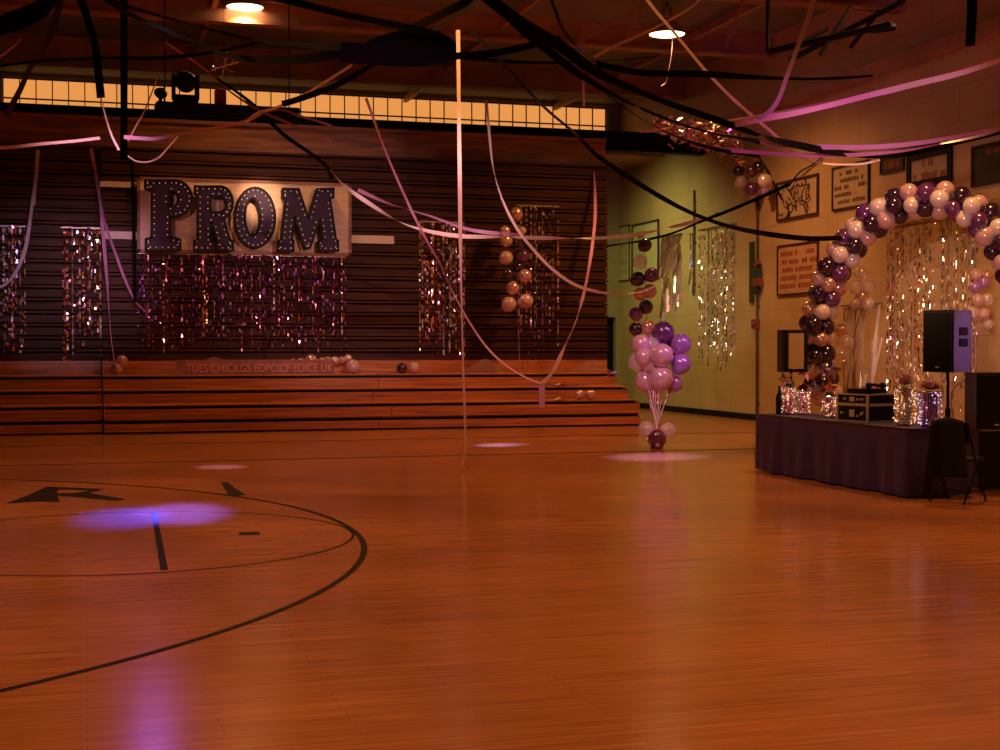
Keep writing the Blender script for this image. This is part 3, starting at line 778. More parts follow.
t, (v0, v1, zb, zt) = poster('cream sign with a yellow left edge on the wall beside the bleachers', 609.5, 229, 283, 630.5, M['poster_cream'], M['frame_dark'], [(.3, .85)] * 5, mat('faint_ink', (0.40, 0.34, 0.2), .6), 0.03, 3)
mb = MB(); uvbox(mb, v1 - 0.03, v1 - 0.28, zb + .03, zt - .03, 0.024, 0.018); mb.build('edge_stripe', M['poster_yellow'], t)
t, (v0, v1, zb, zt) = poster('dark-framed sign with tall letters behind the dark balloon column', 633, 225, 282, 659.5, M['poster_cream'], M['frame_dark'], [(.1, .45), (.99, .99), (.99, .99), (.99, .99)], M['conduit'], 0.05, 4)
poster('rose-bordered poster with five lines of lettering beside the arch', 778.5, 246, 296, 819.5, M['poster_rose'], M['frame_dark'], [(.08, .9), (.12, .95), (.06, .92), (.05, .9), (.06, .85)], pred, 0.035, 5)
poster('sketchy dark-lined drawing on tan paper, left of the upper posters', 778, 183, 222, 819.5, M['poster_tan'], M['frame_dark'], [], pin, 0.05, 6, scribble=True)
poster('brown upper poster with five lines of lettering, above the arch\'s left shoulder', 833.5, 168, 211.5, 870.5, M['poster_tan'], M['frame_dark'], [(.08, .7), (.22, .85), (.06, .92), (.06, .65), (.06, .9)], pin, 0.035, 7)
t, q = poster('small dark plaque between the two upper posters', 881.5, 158, 175, 905, M['poster_dark'], M['frame_dark'], [(.2, .8)], pred, 0.03, 8)
poster('thick black-framed tan sign above the top of the balloon arch', 908.5, 156, 190, 953, M['poster_tan'], M['black'], [(.35, .6), (.15, .9)], pred, 0.12, 9)
poster('large dark board at the far right edge, above the arch', 973, 147, 188, 1016, M['poster_dark'], M['frame_dark'], [(.35, .8), (.99, .99), (.99, .99), (.99, .99)], pred, 0.04, 10)
# ornament, alarm and conduits
def pipe(label, x, y0, y1, r=0.03):
    p, q = onu(x, y0, UW - 0.04), onu(x, y1, UW - 0.04)
    mb = MB(); mb.tube([(p.x, p.y, p.z), (p.x, p.y, q.z)], r, 8)
    for z in (p.z - .3, (p.z + q.z) / 2, q.z + .3): mb.box((UW - .02, p.y, z), (.04, .12, .05))
    tag(mb.build('conduit', M['conduit'], origin=(p.x, p.y, q.z)), label, 'conduit', 'conduits on the right wall')
pipe('thin upright conduit rising through the silver fringe on the right wall', 694, 190, 296, .026)
pipe('long upright conduit running down the wall from the balloon cluster to the floor', 757.5, 196, 417, .03)
p = onu(757.5, 324, UW)
mb = MB(); mb.span((UW - .1, p.y - .12, p.z - .11), (UW, p.y + .12, p.z + .11)); mb.sphere((UW - .1, p.y, p.z), .06)
tag(bevel(mb.build('alarm_box', M['red_box'], origin=(UW, p.y, p.z)), .01), 'dark red alarm box on the conduit of the right wall', 'alarm')
p, q = onu(761, 262, UW), onu(761, 292, UW)
t = thing('hanging_ornament', (UW, p.y, q.z), 'dark hanging ornament with green and red blocks beside the rose poster', 'ornament')
mb = MB(); y = onu(753, 270, UW).y; mb.span((UW - .05, y - .09, onu(753, 303, UW).z), (UW, y + .09, onu(753, 242, UW).z)); mb.build('backing_bar', M['green_bit'], t)
H = p.z - q.z
for zf, s, k in ((.92, (.12, .12), 'red_box'), (.62, (.22, .2), 'green_bit'), (.34, (.3, .16), 'red_box'), (.05, (.13, .13), 'frame_dark')):
    mb = MB(); mb.box((UW - .09, p.y, q.z + H * zf), (.12, s[0], s[1]), rot=Matrix.Rotation(math.pi / 4, 3, 'X') if zf > .9 or zf < .1 else None); mb.build('block', M[k], t)

# ------------------------------------------------------------------ table with cloth
C1, C2 = onz(753, 470.5), onz(911, 498)
tu = (C1.x + C2.x) / 2; v0, v1 = C2.y, C1.y; tw = 0.78
t = thing('folding_table', (tu + tw / 2, (v0 + v1) / 2, 0), 'long folding table under the purple cloth', 'table')
mb = MB(); mb.span((tu + .03, v0 + .03, .70), (tu + tw - .03, v1 - .03, .735)); mb.build('tabletop', M['tan_panel_and_sheen'], t)
for y in (v0 + .3, v1 - .3):
    for u in (tu + .1, tu + tw - .1):
        mb = MB(); mb.tube([(u, y, 0), (u, y, .7)], .016, 8); mb.build('leg', M['black'], t)
mb = MB()
per = []
def edge(a, b, n):
    for i in range(n): per.append((Vector(a).lerp(Vector(b), i / n), (Vector(b) - Vector(a)).normalized()))
edge((tu, v1), (tu, v0), 90); edge((tu, v0), (tu + tw, v0), 24); edge((tu + tw, v0), (tu + tw, v1), 90); edge((tu + tw, v1), (tu, v1), 24)
rnd = random.Random(12)
ph = [rnd.uniform(0, 6.28) for _ in range(6)]
rows = 9; n = len(per); TH = 0.75
for k in range(rows):
    q = k / (rows - 1)
    for i, (p, d) in enumerate(per):
        s = i * 0.04
        no = Vector((d.y, -d.x))
        wv = (0.022 * math.sin(s * 9 + ph[0]) + 0.018 * math.sin(s * 17 + ph[1]) + 0.02 * math.sin(s * 4.3 + ph[2])) * q
        o = p - no * (-0.0) + (-no if False else no) * 0
        cen = Vector((tu + tw / 2, (v0 + v1) / 2))
        outw = Vector(((abs(p.x - tu - tw) < 1e-5) - (abs(p.x - tu) < 1e-5), (abs(p.y - v1) < 1e-5) - (abs(p.y - v0) < 1e-5)))
        pos = p + outw * (wv + 0.035 * q)
        mb.v.append(Vector((pos.x, pos.y, TH - (TH - 0.02) * q)))
for k in range(rows - 1):
    for i in range(n):
        mb.f.append((k*n + i, k*n + (i+1) % n, (k+1)*n + (i+1) % n, (k+1)*n + i)); mb.m.append(0)
mb.f.append(tuple(range(n))); mb.m.append(0)
tag(mb.build('tablecloth', M['cloth'], None, True, origin=(tu + tw / 2, (v0 + v1) / 2, 0)), 'dark purple cloth draped to the floor over the long table', 'tablecloth')
TT = TH + 0.004
# pulled-back corner of a cloth at the right end
# ------------------------------------------------------------------ things on the table
def ontable(x, u): # place on the table top at picture column x and lateral position u
    r = ray(x, 400); k = u / r.x
    return Vector((u, r.y * k, TT))
def road_case(label, c, s, rz, knobs, group='rack cases on the table'):
    t = thing('rack_case', (c.x, c.y, c.z), label, 'rack case', group); t.rotation_euler.z = 0
    rot = Matrix.Rotation(rz, 3, 'Z')
    def L(x, y, z): return Vector(c) + rot @ Vector((x, y, z))
    w, d, h = s
    mb = MB(); mb.box(L(0, 0, h / 2), (w, d, h), 0, rot=rot); mb.build('body', M['black_gloss'], t)
    mb = MB(); e = .014
    for z in (e / 2, h - e / 2):
        mb.box(L(0, -d / 2, z), (w + .01, .02, e), rot=rot); mb.box(L(w / 2, 0, z), (.02, d, e), rot=rot); mb.box(L(-w / 2, 0, z), (.02, d, e), rot=rot)
    for sx in (-1, 1): mb.box(L(sx * w / 2, -d / 2, h / 2), (.022, .022, h), rot=rot); 
    mb.build('edge_trim', M['chrome'], t)
    for x, z, r in knobs:
        mb = MB(); mb.lathe([(.001, .025), (r, .025), (r, 0)], L(x, -d / 2 - .0, z * h), 10, axis=rot @ Vector((0, -1, 0))); mb.build('knob', M['chrome'], t)
    mb = MB(); mb.box(L(0, -d / 2 - .008, h * .5), (w * .16, .014, h * .42), rot=rot); mb.build('latch', M['chrome'], t)
    return t
rzc = math.radians(-90 + 12)
pc = ontable(866, tu + .36)
road_case('lower black rack case with chrome edges on the table', pc, (.50, .42, .20), rzc, ((.17, .5, .02), (-.17, .5, .016), (.1, .35, .012)))
road_case('upper black rack case stacked on the lower one', pc + Vector((0, 0, .203)), (.50, .42, .125), rzc, ((.17, .5, .014), (.1, .5, .014), (-.12, .5, .014)))
# mixer on the case
t = thing('mixer', pc + Vector((0, 0, .332)), 'small dark mixer with knobs on top of the upper rack case', 'mixer')
mb = MB(); mb.box(pc + Vector((0, -.02, .36)), (.30, .34, .05), rz=rzc); mb.build('body', M['black'], t)
for i in range(8):
    mb = MB(); q = pc + Vector((-.1 + .06 * (i % 4), -.12 + .14 * (i // 4), .383)); mb.lathe([(.012, 0), (.01, .03), (.001, .03)], q, 8); mb.build('knob', M['red_case'] if i % 3 == 0 else M['chrome'], t)
mb = MB(); q = pc + Vector((0.03, -.16, .385)); mb.tube([q + Vector((.09 * math.cos(a) , .09 * math.sin(a), .02 + .03 * math.sin(a))) for a in [i * .4 for i in range(9)]], .018, 8)
mb.sphere(q + Vector((.09, 0, .04)), .04); mb.sphere(q + Vector((-.09, 0.0, .04)), .04)
tag(mb.build('headphones', M['black'], None, True, origin=q), 'black headphones lying on the mixer', 'headphones')
# beaded centrepieces
def centrepiece(label, c, R, h, tuft, inner, seed, beads):
    rnd = random.Random(seed)
    t = thing('beaded_centerpiece', c, label, 'centerpiece', 'beaded centerpieces')
    mb = MB(); mb.lathe([(.001, 0), (R * .72, 0), (R * .72, .015), (R * .62, .03), (R * .62, h * .8), (.001, h * .8)], c, 18); mb.build('vase', M[inner], t, True)
    mb = MB(); mb.lathe([(R * .55, h * .78), (R, h * .8), (R * 1.02, h * .83), (R * .5, h * .84)], c, 20); mb.build('rim', M['foil'], t, True)
    mb = MB()
    for i in range(26):
        th = 2 * math.pi * i / 26; z = h * .8
        zb = .02 if i % 3 else h * .4
        while z > zb:
            r = rnd.uniform(.006, .012)
            mb.sphere(c + Vector((R * math.cos(th) + rnd.uniform(-.008, .008), R * math.sin(th) + rnd.uniform(-.008, .008), z)), r, 0 if rnd.random() < .72 else 1, 5, 3)
            z -= rnd.uniform(.022, .04)
    mb.build('bead_strands', [M[beads[0]], M[beads[1]]], t)
    mb = MB()
    for i in range(120):
        d = Vector((rnd.gauss(0, 1), rnd.gauss(0, 1), abs(rnd.gauss(0, .8)) + .1)).normalized()
        p0 = c + Vector((0, 0, h * .86)); p1 = p0 + Vector((d.x * R * 1.1, d.y * R * 1.1, d.z * h * .26))
        s = d.cross(Vector((0, 0, 1))).normalized() * .016
        mb.face([p0 - s * .4, p0 + s * .4, p1 + s, p1 - s])
    mb.build('tuft', M[tuft], t)
    pl = bpy.data.lights.new('centerpiece_light', 'POINT'); pl.energy = 5; pl.color = (0.55, 0.3, 1.0) if inner == 'foil_purple' else (1.0, 0.7, 0.6); pl.shadow_soft_size = 0.03
    lo = bpy.data.objects.new('centerpiece_light', pl); COL.objects.link(lo); lo.parent = t; lo.location = (0, 0, h * .92)
    return t
centrepiece('tall beaded centerpiece with pink top on the table, nearer the rack case', ontable(905, tu + .33), .115, .52, 'b_pink', 'foil_dull', 1, ('foil_gold', 'fairy'))
centrepiece('tall violet-lit beaded centerpiece on the table, nearer the speaker pole', ontable(930, tu + .40), .125, .47, 'b_pink', 'foil_purple', 2, ('foil', 'fairy_cool'))
centrepiece('small beaded centerpiece at the left end of the table, below the loudspeaker left of the arch', ontable(789, tu + .30), .09, .42, 'foil', 'foil_pink', 3, ('foil', 'fairy'))
centrepiece('small pink beaded centerpiece on the table, second from its left end', ontable(803, tu + .48), .09, .36, 'foil_pink', 'foil_pink', 4, ('foil', 'fairy'))
centrepiece('small beaded centerpiece on the table just left of the rack cases', ontable(829, tu + .42), .085, .30, 'foil', 'foil_pink', 5, ('foil', 'fairy'))
# black bottle at the table end
c = ontable(779.5, tu + .22)
mb = MB(); mb.lathe([(.001, 0), (.045, 0), (.048, .02), (.048, .22), (.02, .29), (.018, .36), (.022, .37), (.001, .37)], c, 16)
tag(mb.build('bottle', M['black_gloss'], None, True, origin=c), 'slim black bottle at the left end of the table', 'bottle')
# foil star balloons at the foot of the arch
def star(label, x, y, d, r, k, seed):
    rnd = random.Random(seed); mb = MB(); c = P(x, y, d)
    ang0 = rnd.uniform(0, 1)
    pts = []
    for i in range(10):
        a = ang0 + i * math.pi / 5; rr = r if i % 2 == 0 else r * .52
        pts.append(R_ * math.cos(a) * rr + Vector((0, 0, 1)) * math.sin(a) * rr)
    n = 10
    for i in range(n):
        a, b = pts[i], pts[(i + 1) % n]
        am, bm = a * .5, b * .5
        for sg in (-1, 1):
            bul = F0 * sg * r * .42; b2 = F0 * sg * r * .30
            mb.face([c + a, c + b, c + bm + b2, c + am + b2]); mb.face([c + am + b2, c + bm + b2, c + bul])
    o = mb.build('star_balloon', M[k], None, False, origin=c)
    return tag(o, label, 'foil balloon', 'foil star balloons at the foot of the arch')
star('violet foil star balloon at the foot of the arch, upper right one', 830, 371, 20.9, .185, 'foil_blue', 1)
star('silver foil star balloon at the foot of the arch, left one', 808, 371, 20.9, .165, 'foil', 2)
star('lilac foil star balloon at the foot of the arch, lowest one', 813, 391, 20.9, .185, 'foil_blue', 3)
star('rose foil star balloon at the foot of the arch, lower right one', 829, 389, 20.9, .14, 'foil_pink', 4)
star('small pale foil star balloon at the left end of the table', 785, 379, 18.1, .11, 'foil', 5)

# ------------------------------------------------------------------ speakers
def spk(name, label, c, w, d, h, rz, side=None, tan=False):
    t = thing(name, c, label, 'speaker')
    rot = Matrix.Rotation(rz, 3, 'Z')
    def L(x, y, z): return Vector(c) + rot @ Vector((x, y, z))
    mb = MB(); pr = [(-w/2, -d/2), (w/2, -d/2), (w/2 * .9, d/2), (-w/2 * .9, d/2)]
    for i in range(4):
        a, b = pr[i], pr[(i + 1) % 4]
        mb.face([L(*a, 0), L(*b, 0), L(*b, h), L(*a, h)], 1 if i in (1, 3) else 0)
    mb.face([L(*q, h) for q in pr]); mb.face([L(*q, 0) for q in reversed(pr)])
    bevel(mb.build('cabinet', [M['speaker'], side or M['speaker']], t), .012)
    mb = MB(); mb.box(L(0, -d/2 - .012, h/2), (w * .9, .022, h * .93), rot=rot); bevel(mb.build('grille', M['black'], t), .01)
    for z in (.62, .44):
        mb = MB(); mb.box(L(w/2 * .95 + .002, .0, h * z + .03), (.03, d * .42, h * .12), rot=rot @ Matrix.Rotation(math.atan(.05 * w / d), 3, 'Z')); mb.build('handle', M['black'], t)
    mb = MB(); mb.box(L(0, -d/2 - .024, h * .08), (.05, .006, .018), rot=rot); mb.build('badge', M['chrome'], t)
    if tan:  # orange light reflecting off the black cabinet, painted as a tan panel
        mb = MB(); mb.box(L(0.02, -d/2 - .03, h * .5), (w * .62, .02, h * .84), rot=rot); mb.build('panel', M['tan_panel_and_sheen'], t)
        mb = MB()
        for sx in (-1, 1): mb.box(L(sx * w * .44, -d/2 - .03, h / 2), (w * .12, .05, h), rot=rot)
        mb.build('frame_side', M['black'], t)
    return t
def stand(label, c, ztop, r=.018, spread=.55):
    t = thing('speaker_stand', (c.x, c.y, 0), label, 'speaker stand', 'speaker stands')
    mb = MB(); mb.tube([(c.x, c.y, .18), (c.x, c.y, ztop)], r, 10); mb.build('pole', M['black'], t, True)
    mb = MB(); mb.lathe([(.001, .78), (.032, .78), (.032, .9), (.001, .9)], (c.x, c.y, 0), 12); mb.build('collar', M['black'], t)
    for k in range(3):
        a = 2.4 + k * 2 * math.pi / 3
        e = Vector((c.x + spread * math.cos(a), c.y + spread * math.sin(a), .015))
        mb = MB(); mb.tube([(c.x, c.y, .82), e], .012, 8); mb.build('leg', M['black'], t)
        mb = MB(); mb.tube([(c.x, c.y, .25), Vector((c.x, c.y, .82)).lerp(e, .6)], .008, 6); mb.build('brace', M['black'], t)
s1d = 16.7
s1 = P(948, 372, s1d)
face_cam = -YAW
spk('loudspeaker', 'black loudspeaker with violet-lit side on a pole above the table end', s1, .41, .42, .735, math.radians(-66), M['speaker_side'])
stand('speaker stand behind the table end, under the violet-lit loudspeaker', Vector((s1.x, s1.y, 0)), s1.z + .02, spread=.36)
s2 = P(791, 372, 21.0)
spk('loudspeaker', 'black loudspeaker with reflected orange light painted on its face, left of the balloon arch', s2, .37, .34, .63, math.radians(-12), None, True)
stand('speaker stand under the loudspeaker with the painted reflection, left of the arch', Vector((s2.x, s2.y, 0)), s2.z + .02)
s3 = onz(993, 489)
sub = thing('subwoofer', s3, 'black box subwoofer on the floor at the right edge', 'speaker')
mb = MB(); mb.box(s3 + Vector((0, 0, .36)), (.50, .5, .68), rz=-YAW); bevel(mb.build('cabinet', M['speaker'], sub), .015)
mb = MB(); mb.box(s3 + Vector((0, 0, .36)) - F0 * .26, (.46, .02, .62), rz=-YAW); mb.build('grille', M['black'], sub)
for sx in (-1, 1):
    for sy in (-1, 1):
        mb = MB(); q = s3 + R_ * .2 * sx + F0 * .2 * sy; mb.lathe([(.03, 0), (.03, .025)], q, 10); mb.build('foot', M['black'], sub)
q = s3 + Vector((-.06, 0, .70))
spk('loudspeaker', 'large black loudspeaker on the subwoofer at the right edge', q, .46, .4, .64, -YAW + .05)
# white cable looping off the pole speaker
cable = catmull([P(966, 373, 16.6), P(962, 382, 16.5), P(955, 386, 16.5), P(951, 396, 16.5), P(952, 415, 16.5), P(951, 440, 16.5)], 8)
mb = MB(); mb.tube(cable, .012, 6); tag(mb.build('cable', M['pale_rope'], None, True, origin=cable[0]), 'pale cable dangling from the violet-lit loudspeaker', 'cable')
# gold strand right of the pole
# folding chair before the table end
cc = onz(945, 498); cc = Vector((cc.x - .08, cc.y - .33, 0))
ch = thing('folding_chair', cc, 'black folding chair standing in front of the right end of the table', 'chair')
rz = math.radians(-60); rot = Matrix.Rotation(rz, 3, 'Z')
def L(x, y, z): return cc + rot @ Vector((x, y, z))
for sx in (-1, 1):
    mb = MB(); mb.tube([L(sx * .21, .24, 0), L(sx * .21, -.02, .44), L(sx * .2, -.17, .82)], .012, 8); mb.build('front_leg', M['black'], ch, True)
    mb = MB(); mb.tube([L(sx * .19, -.24, 0), L(sx * .19, .12, .44)], .012, 8); mb.build('rear_leg', M['black'], ch, True)
mb = MB(); mb.box(L(0, .03, .45), (.40, .38, .035), rot=rot); bevel(mb.build('seat', M['black'], ch), .012)
mb = MB(); mb.box(L(0, -.155, .74), (.40, .025, .22), rot=rot @ Matrix.Rotation(.2, 3, 'X')); bevel(mb.build('backrest', M['black'], ch), .01)
for y, z in ((.18, .1), (-.17, .1)):
    mb = MB(); mb.tube([L(-.2, y, z), L(.2, y, z)], .008, 6); mb.build('stretcher', M['black'], ch)
# dark coat over the chair back
mb = MB(); nx, nz_ = 12, 14
for i in range(nx + 1):
    for j in range(nz_ + 1):
        s, q = i / nx * 2 - 1, j / nz_
        x = s * (.17 + .07 * q); y = -.22 - .035 * math.sin(3 * s) * q - .03 * math.cos(7 * s) * q if q > .12 else -.22 + .1 * (.12 - q)
        mb.v.append(L(x, y, .90 - .62 * q - .04 * abs(s) * (1 - q)))
for i in range(nx):
    for j in range(nz_):
        k = i * (nz_ + 1) + j; mb.f.append((k, k + nz_ + 1, k + nz_ + 2, k + 1)); mb.m.append(0)
o = mb.build('coat', M['black'], None, True, origin=cc); sd = o.modifiers.new('thickness', 'SOLIDIFY'); sd.thickness = .03
tag(o, 'black coat hung over the back of the folding chair', 'coat')

# ------------------------------------------------------------------ ceiling fittings
def high_bay(label, p):
    t = thing('high_bay_lamp', p, label, 'ceiling lamp', 'high bay lamps')
    mb = MB(); mb.lathe([(.10, .34), (.13, .30), (.26, .18), (.36, .03), (.37, 0), (.345, .03), (.24, .17), (.11, .28)], p, 28); mb.build('reflector', M['lamp_metal'], t, True)
    mb = MB(); mb.lathe([(.001, -.03), (.2, -.02), (.34, .012), (.34, .03), (.001, .04)], p, 28); mb.build('lens', M['lamp_glow'], t, True)
    mb = MB(); mb.lathe([(.001, .56), (.10, .55), (.12, .5), (.12, .34), (.1, .3)], p, 16); mb.build('ballast', M['lamp_metal'], t, True)
    mb = MB(); mb.tube([p + Vector((0, 0, .55)), (p.x, p.y, HC)], .02, 6); mb.build('stem', M['black'], t)
high_bay('glowing high bay lamp at the top edge, left half of the ceiling', HB1)
high_bay('glowing high bay lamp with its cap showing, right half of the ceiling', HB2)
# disco rig
rig = thing('lighting_rig', P(228, 106, 24.0), 'black lighting rig hung from the ceiling above the big letters', 'lighting rig')
a, b = P(156, 98, 24.0), P(302, 113, 24.2)
zc = (a.z + b.z) / 2
mb = MB()
for y in (a.y - .22, a.y + .22):
    mb.span((a.x, y - .03, zc - .13), (b.x, y + .03, zc + .02))
for i in range(9):
    u = a.x + (b.x - a.x) * i / 8; mb.span((u - .02, a.y - .22, zc - .05), (u + .02, a.y + .22, zc))
mb.span((a.x, a.y - .2, zc + .0), (b.x, a.y + .2, zc + .02))
mb.build('truss', M['black'], rig)
for u in (a.x + .15, b.x - .15):
    mb = MB(); mb.tube([(u, a.y, zc), (u, a.y, HC)], .012, 6); mb.build('hanger', M['black'], rig)
RC = P(186, 88, 24.0); RC.z = zc
hd = MB(); hd.box((RC.x, a.y, zc + .10), (.42, .34, .14)); bevel(hd.build('fixture_base', M['black'], rig), .02)
hd = MB(); hd.box((RC.x - .2, a.y, zc + .32), (.06, .2, .42)); hd.box((RC.x + .2, a.y, zc + .32), (.06, .2, .42)); hd.build('yoke', M['black'], rig)
hd = MB(); hd.lathe([(.001, -.2), (.1, -.2), (.17, -.1), (.18, .08), (.15, .2), (.001, .2)], (RC.x, a.y, zc + .42), 18, axis=(0.1, -1, -.35)); hd.build('fixture_head', M['black'], rig, True)
hd = MB(); hd.lathe([(.001, -.1), (.08, -.1), (.1, 0), (.07, .1), (.001, .1)], (RC.x - .42, a.y, zc + .2), 14, axis=(-.6, -1, 0)); hd.box((RC.x - .42, a.y, zc + .06), (.06, .1, .12)); hd.build('par_can', M['black'], rig, True)
p = P(222, 89, 24.0)
mb = MB(); mb.box((p.x, a.y, zc + .16), (.19, .2, .30)); tag(bevel(mb.build('red_case', M['red_case'], origin=(p.x, a.y, zc)), .012), 'small red case standing on the lighting rig', 'case')
# wire star
p = P(224, 66, 24.0)
t = thing('hanging_star', p, 'pale wire snowflake ornament hanging above the red case on the rig', 'ornament')
mb = MB()
for k in range(6):
    d = (R_ * math.cos(k * math.pi / 3 + .3) + Vector((0, 0, 1)) * math.sin(k * math.pi / 3 + .3))
    e = Vector((0, 0, 1)).cross(F0) if False else d.cross(F0)
    mb.tube([p, p + d * .25], .010, 6)
    for s in (-1, 1): mb.tube([p + d * .14, p + d * .2 + e * s * .06], .008, 5)
mb.build('arms', M['foil_gold'], t)
mb = MB(); mb.tube([p + Vector((0, 0, .2)), (p.x, p.y, HC)], .004, 5); mb.build('string', M['black'], t)
# folded hoop frame under the ceiling
hf = thing('hoop_frame', P(830, 40, 19.0), 'black folded basketball hoop frame under the ceiling, upper right', 'hoop frame')
def bar(a, b, r, nm):
    mb = MB(); mb.tube([P(*a), P(*b)], r, 8); mb.build(nm, M['black'], hf)
bar((768, 52, 19), (892, 24, 18.0), .045, 'arm'); bar((790, 60, 19.6), (905, 0, 18.6), .04, 'arm'); bar((820, 55, 19), (850, 8, 19), .03, 'brace'); bar((850, 48, 18.6), (880, 10, 18.4), .03, 'brace'); bar((795, 47, 19), (828, 28, 19), .03, 'brace'); bar((872, 30, 18.4), (895, 27, 18.4), .05, 'bracket')
bar((905, 2, 18.6), (905, -40, 18.6), .03, 'hanger'); bar((768, 52, 19), (768, -40, 19), .03, 'hanger')

# ------------------------------------------------------------------ streamers
SN = 0
def streamer(label, mt, pts, w, twist=0.6, group=None, n=12, d=None, ph=None, flat=0.25):
    global SN
    SN += 1
    w *= 0.8
    rnd = random.Random(SN * 17)
    P3 = [P(p[0], p[1], p[2] if len(p) > 2 else d) for p in pts]
    path = catmull(P3, n)
    mb = MB(); acc = 0.0; phase = rnd.uniform(0, 6.28) if ph is None else ph
    for i, p in enumerate(path):
        t = (path[min(i + 1, len(path) - 1)] - path[max(i - 1, 0)]).normalized()
        if i: acc += (p - path[i - 1]).length
        v = (p - CAM).normalized()
        e1 = t.cross(v).normalized(); e2 = t.cross(e1).normalized()
        th = phase + acc * twist + 0.35 * math.sin(acc * 2.1 + phase)
        c = math.cos(th); s = math.sin(th)
        wv = (e1 * c + e2 * s)
        # crepe keeps a little body when edge-on
        wv = wv * (w / 2) + e1 * (w / 2 * flat * (1 if c >= 0 else -1))
        mb.v += [p - wv, p + wv]
        if i: k = 2 * i; mb.f.append((k - 2, k - 1, k + 1, k)); mb.m.append(0)
    o = mb.build('streamer', M[mt], None, True, origin=P3[0])
    return tag(o, label, 'streamer', group or ('black streamers' if mt in ('s_black', 's_violet') else 'pale streamers'))
B, WH, PK, VI = 's_black', 's_white', 's_pink', 's_violet'
streamer('thickest black streamer, sweeping from the top middle down to the right wall', B, [(478, -10, 12), (520, 22, 12.3), (560, 46, 12.6), (600, 74, 13), (660, 100, 13.6), (720, 121, 14.4), (775, 140, 15.2), (850, 154, 16.5), (900, 153, 17.4), (960, 140, 18.2), (1010, 128, 19)], .088, .35, flat=.5)
streamer('second black streamer close under the thickest one', B, [(486, -10, 12.6), (512, 20, 12.8), (545, 48, 13), (585, 78, 13.3), (640, 108, 13.8), (700, 130, 14.6), (760, 142, 15.4)], .07, .5, flat=.4)
streamer('long thin black streamer crossing the greenish wall to the arch', B, [(470, 30, 17), (500, 60, 17), (543, 106, 17.3), (576, 134, 17.6), (599, 157, 17.9), (649, 190, 18.4), (694, 214, 18.9), (740, 229, 19.4), (800, 238, 20), (842, 238, 20.6)], .055, .2, flat=.7)
streamer('black streamer rising to the right across the greenish wall to the balloon cluster', B, [(607, 246, 30), (640, 241, 29), (670, 234, 28), (700, 222, 27), (745, 204, 26), (790, 184, 26)], .05, .3, flat=.6)
streamer('black streamer draped from the upper left corner over the rig', B, [(95, -8, 14), (125, 12, 14.3), (157, 26, 14.6), (190, 40, 15), (220, 53, 15.3), (250, 59, 15.6), (313, 58, 16), (376, 44, 16.4), (440, 15, 16.8), (482, -6, 17)], .085, .5, flat=.5)
streamer('black streamer sagging across the top from the upper left to the middle knot', B, [(108, 0, 15), (160, 16, 15.2), (205, 28, 15.4), (250, 39, 15.6), (310, 46, 15.8), (384, 50, 16.2), (445, 56, 16.4), (500, 52, 16.6), (560, 38, 17)], .07, .6, flat=.5)
streamer('black streamer from the top edge beside the left lamp down to the middle knot', B, [(268, -4, 15), (310, 6, 15.2), (351, 16, 15.4), (412, 28, 15.6), (440, 36, 15.8), (452, 44, 16), (448, 52, 16.2)], .065, .6, flat=.5)
streamer('black streamer climbing from the rig to the bright top middle', B, [(282, 104, 17), (296, 100, 17), (330, 88, 17), (359, 73, 16.8), (392, 52, 16.6), (430, 32, 16.4), (462, 12, 16.2), (486, -8, 16)], .07, .5, flat=.4)
streamer('black loop filling the middle knot below the top edge', B, [(372, 50, 16), (395, 42, 16), (425, 40, 16), (446, 46, 16), (440, 54, 16), (410, 57, 16), (380, 55, 16), (340, 52, 16)], .16, .2, flat=.8)
streamer('thin black streamer falling from the rig to the letter M', B, [(205, 70, 23), (250, 102, 23.5), (283, 134, 24), (310, 153, 24.5), (326, 166, 25), (332, 178, 25.4)], .06, .3, flat=.6)
streamer('thick black streamer in the upper left corner, upper one', B, [(-8, 26, 11), (14, 16, 11), (34, 8, 11), (58, -8, 11)], .075, .3, flat=.6)
streamer('thick black streamer in the upper left corner, lower one', B, [(-8, 32, 11), (15, 25, 11.2), (36, 16, 11.4), (50, 4, 11.6), (54, -8, 11.8)], .075, .3, flat=.6)
streamer('thin black streamer running level below the top left corner', B, [(-8, 67, 18), (40, 61, 18), (100, 58, 18), (160, 58, 18.2), (215, 52, 18.4), (260, 42, 18.6)], .045, .7, flat=.4)
streamer('wide black strip hanging straight down left of the banner', B, [(124, -6, 26), (124, 40, 26), (124, 90, 26), (124, 130, 26), (124, 160, 26)], .15, .02, ph=0, flat=.1)
streamer('narrow dark strip hanging on the bleachers left of the letter P', B, [(131, 160, 28), (133, 190, 28), (134, 240, 28), (135, 302, 28)], .07, .05, ph=0.2)
streamer('dark purple strip hanging in the upper left, joined to a white one', B, [(78, -8, 20), (88, 20, 20), (95, 45, 20), (98, 70, 20), (101, 98, 20)], .12, .1, ph=.2)
streamer('white tail of the dark purple strip, ending beside the black strip', WH, [(101, 98, 20), (106, 118, 20), (112, 136, 20), (119, 150, 20)], .035, .3)
streamer('dark purple strip slanting across the glowing strip at far left', VI, [(6, 116, 21), (20, 90, 21), (30, 68, 21), (48, 40, 21), (58, 10, 21), (62, -6, 21)], .10, .15, ph=.3)
streamer('violet streamer scrap at the left edge below the corner', PK, [(-6, 60, 20), (4, 54, 20), (14, 46, 20), (22, 38, 20)], .045, .4)
streamer('black streamer sagging level below the right lamp', B, [(596, 64, 15), (620, 69, 15), (645, 73, 15.2), (700, 74, 15.6), (750, 77, 16), (800, 79, 16.4), (840, 78, 16.8), (884, 75, 17.2)], .06, .6, flat=.5)
